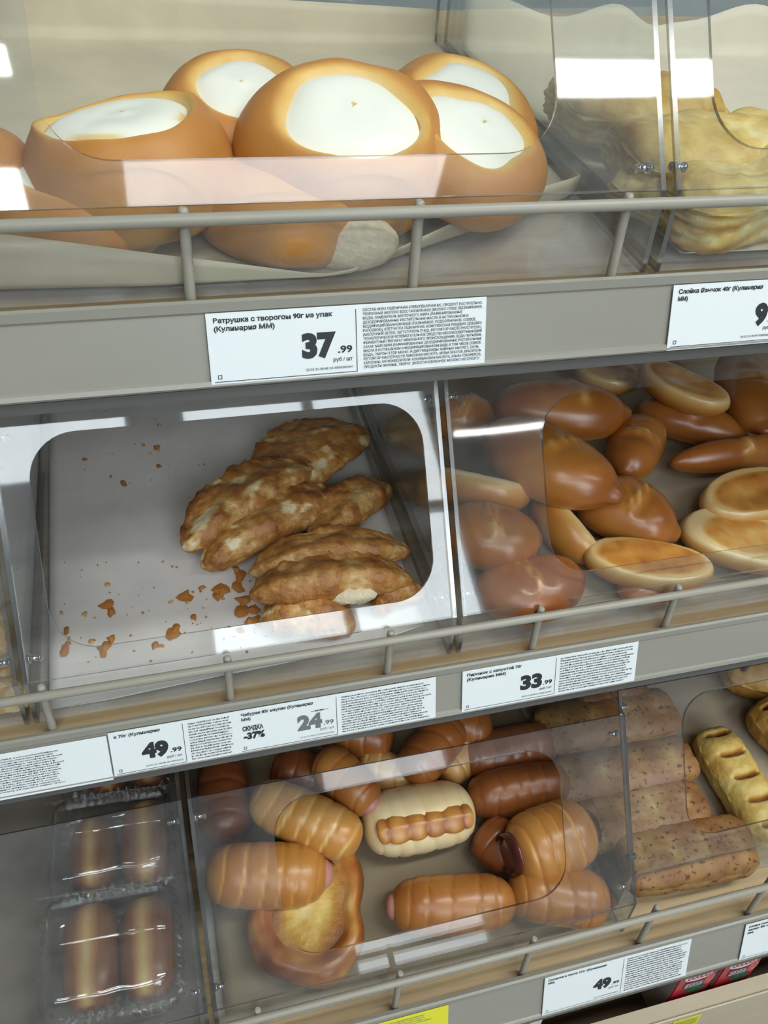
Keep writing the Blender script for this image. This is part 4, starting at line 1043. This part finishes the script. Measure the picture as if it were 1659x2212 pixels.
INGR = ['СОСТАВ: МУКА ПШЕНИЧНАЯ ХЛЕБОПЕКАРНАЯ В/С, ПРОДУКТ РАСТИТЕЛЬНО-', 'ТВОРОЖНЫЙ (МОЛОКО ВОССТАНОВЛЕННОЕ (МОЛОКО СУХОЕ ОБЕЗЖИРЕННОЕ,', 'ВОДА), ЗАМЕНИТЕЛЬ МОЛОЧНОГО ЖИРА (РАФИНИРОВАННЫЕ', 'ДЕЗОДОРИРОВАННЫЕ РАСТИТЕЛЬНЫЕ МАСЛА В НАТУРАЛЬНОМ И',
        'МОДИФИЦИРОВАННОМ ВИДЕ (ПАЛЬМОВОЕ, ПОДСОЛНЕЧНОЕ, СОЕВОЕ,', 'РАПСОВОЕ)), КЛЕТЧАТКА ПШЕНИЧНАЯ, КОМПЛЕКСНАЯ ПИЩЕВАЯ ДОБАВКА', '(МОЛОЧНЫЙ БЕЛОК, ЗАГУСТИТЕЛЬ Е1422), РЕГУЛЯТОР КИСЛОТНОСТИ Е331),', 'ТЕХНОЛОГИЧЕСКОЕ ВСПОМОГАТЕЛЬНОЕ СРЕДСТВО МОЛОКОСВЕРТЫВАЮЩИЙ',
        'ФЕРМЕНТНЫЙ ПРЕПАРАТ МИКРОБНОГО ПРОИСХОЖДЕНИЯ), ВОДА ПИТЬЕВАЯ,', 'САХАР, МАРГАРИН (РАФИНИРОВАННЫЕ ДЕЗОДОРИРОВАННЫЕ РАСТИТЕЛЬНЫЕ', 'МАСЛА В НАТУРАЛЬНОМ И МОДИФИЦИРОВАННОМ ВИДЕ, В ТОМ ЧИСЛЕ СОЕВОЕ,', 'ВОДА, ЭМУЛЬГАТОР МОНО- И ДИГЛИЦЕРИДЫ ЖИРНЫХ КИСЛОТ, СОЛЬ,',
        'РЕГУЛЯТОР КИСЛОТНОСТИ ЛИМОННАЯ КИСЛОТА, АРОМАТИЗАТОР, КРАСИТЕЛЬ', 'КАРОТИНЫ, АНТИОКИСЛИТЕЛИ: АСКОРБИНОВАЯ КИСЛОТА, АЛЬФА-ТОКОФЕРОЛ),', 'ПРОДУКТЫ ЯИЧНЫЕ, ТВОРОГ (ВОССТАНОВЛЕННОЕ МОЛОКО ИЗ СУХОГО']
price_tag(0, .0240, 'white price tag reading 37.99 with an ingredients panel on the upper shelf', ['Ватрушка с творогом 90г не упак', '(Кулинария ММ)'], '37', '.99', .1275, .0315, '20.03.25 08:48 2010005005441', lines=INGR, title_w=(.0520, .0262))
price_tag(0, .2490, 'white price tag reading 9.99 at the right end of the upper shelf', ['Слойка Язычок 40г (Кулинария', 'ММ)'], '9', '.99', .0665, .0320, '20.03.25 08:49 2080000152041', title_w=(.0480, .0055))
t49 = price_tag(1, -.0500, 'white price tag reading 49.99 at the left end of the middle shelf', ['            к 70г (Кулинария'], '49', '.99', .0735, .0315, '20.03.25 08:48 2010003053', left=.0430, fine=14, seed=5, title_w=(.0260,))
price_tag(1, .0235, 'white discount price tag reading 24.99 on the middle shelf', ['Чебурек 85г неупак (Кулинария', 'ММ)'], '24', '.99', .1265, .0315, '20.03.25 08:50 2000005003084', fine=15, discount=('СКИДКА', '-37%'), seed=6, grey=True, left=.0625, title_w=(.0440, .0055))
price_tag(1, .1680, 'white price tag reading 33.99 with an ingredients panel on the middle shelf', ['Пирожок с капустой 70г', '(Кулинария ММ)'], '33', '.99', .1260, .0315, '20.03.25 08:48 2010006396200', fine=14, seed=7, title_w=(.0380, .0270), s0=.0035)
t = tag_root('ingredients_card', 1, -.1750, 'white card of fine print left of the 49.99 tag at the photo\'s left edge', .0055, cat='card')
paper_card(t, .1240, .0315); bm = bmesh.new(); fine_print(bm, random.Random(9), .055, .0990, -.0030, -.0270, 15); lettering(t, bm)
price_tag(2, .2355, 'white price tag reading 49.99 with an ingredients panel on the lower shelf', ['Сосиска в тесте 101г (Кулинария', 'ММ)'], '49', '.99', .1285, .0415, '20.03.25 08:48 2010003088075', fine=15, seed=8, left=.0690, title_w=(.0500, .0055), s0=.0030)
price_tag(2, .4150, 'white price tag at the right end of the lower shelf', ['Слойка Снек с', 'зелень 80г неуп', 'ММ)'], '', '', .0670, .0405, '', left=.0670, title_w=(.0220, .0250, .0055), s0=.0040)
t = tag_root('yellow_card', 2, .0200, 'yellow card of fine print at the bottom edge on the lower shelf\'s price channel', .0035, cat='card')
paper_card(t, .1370, .0400, M['yellow']); bm = bmesh.new(); fine_print(bm, random.Random(12), .006, .1250, -.0020, -.0380, 17); lettering(t, bm, M['grey_ink'])

# ------------------------------------------------------------------ base deck with cartons
t = empty('base_deck', (.30, .236, .606), 'beige base deck with raised front below the lower shelf', 'base deck')
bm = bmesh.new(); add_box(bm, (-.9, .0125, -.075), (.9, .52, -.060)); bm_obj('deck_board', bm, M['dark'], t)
bm = bmesh.new(); add_prism(bm, [(0, 0), (.012, .001), (.0120, -.075), (0, -.075)], -.9, .9); bm_obj('front_lip', bm, M['deck'], t)
bm = bmesh.new(); add_box(bm, (-.9, .20, -.060), (.9, .21, .10)); bm_obj('rear_board', bm, M['wood'], t)
bm = bmesh.new(); add_prism(bm, [(-.0005, -.004), (-.002, -.0045), (-.020, -.55), (-.0005, -.55)], -.9, .9); bm_obj('kick_panel', bm, M['deck'], t)
t = empty('upright_post', (.262, .256, .577), 'pale upright post under the lower shelf behind the 49.99 tag', 'post')
bm = bmesh.new(); add_box(bm, (-.006, 0, -.031), (.006, .012, .165)); bm_obj('post_bar', bm, M['white'], t)
t2 = tag_root('yellow_tag', 2, .4150, 'small yellow tag at the bottom edge on the base deck', cat='price tag')
t2.matrix_world = Matrix.Translation((.3965, .2335, .597)) @ Matrix.Rotation(math.radians(88), 4, 'X')
paper_card(t2, .03, .02, M['yellow']); bm = bmesh.new(); fine_print(bm, random.Random(3), .002, .028, -.002, -.016, 6); lettering(t2, bm)

def carton(x, y, z, label):
    t = empty('juice_carton', (x, y, z), label, 'carton', 'red juice cartons on the base deck')
    w, dp, h = .041, .032, .117
    bm = bmesh.new(); add_box(bm, (0, 0, 0), (w, dp, h))
    bm.faces.ensure_lookup_table()
    for f in bm.faces: f.material_index = 1 if f.calc_center_median().x < .001 else 0
    bmesh.ops.bevel(bm, geom=list(bm.edges), offset=.001, segments=2, affect='EDGES')
    bm_obj('box', bm, [M['red'], M['carton_side']], t)
    def disc(name, cx, cz, rx, rz, mat, y=-.0003, wob=0):
        bm = bmesh.new(); n = 28
        vs = [bm.verts.new((cx + rx * math.cos(2 * math.pi * i / n) * (1 + wob * math.sin(i * 2.1)), y, cz + rz * math.sin(2 * math.pi * i / n) * (1 + wob * math.cos(i * 1.7)))) for i in range(n)]
        bm.faces.new(vs); return bm_obj(name, bm, mat, t)
    ov = disc('logo_oval', w * .5, h * .785, w * .36, .0085, M['white'])
    bm = bmesh.new()
    for k in range(5):
        cx = w * .5 + (k - 2) * w * .115
        for i in range(10):
            a, b = 2 * math.pi * i / 10, 2 * math.pi * (i + 1) / 10
            r0, r1 = .0016, .0026
            bm.faces.new([bm.verts.new((cx + r * math.cos(q), -.0006, h * .785 + 1.5 * r * math.sin(q))) for r, q in ((r0, a), (r1, a), (r1, b), (r0, b))])
    bm_obj('logo_lettering', bm, M['red'], ov)
    bm = bmesh.new(); bm.faces.new([bm.verts.new(p) for p in ((w * .22, -.0004, h * .60), (w * .72, -.0004, h * .60), (w * .72, -.0004, h * .70), (w * .22, -.0004, h * .70))]); pu = bm_obj('purple_label', bm, M['purple'], t)
    bm = bmesh.new(); rg = random.Random(2)
    for r in range(3):
        q = w * .25
        while q < w * .68:
            a = rg.uniform(.002, .004); bm.faces.new([bm.verts.new(p) for p in ((q, -.0007, h * (.615 + .028 * r)), (q + a, -.0007, h * (.615 + .028 * r)), (q + a, -.0007, h * (.628 + .028 * r)), (q, -.0007, h * (.628 + .028 * r)))]); q += a + .0007
    bm_obj('small_lettering', bm, M['white'], pu)
    disc('green_badge', w * .62, h * .535, w * .27, .007, M['green'], wob=.08)
    disc('berry_picture', w * .87, h * .68, w * .12, .011, M['pink'])
    return t
carton(.4005, .2515, .5475, 'left red juice carton with purple label standing under the lower shelf')
carton(.4480, .2515, .5475, 'right red juice carton with white oval logo standing under the lower shelf')
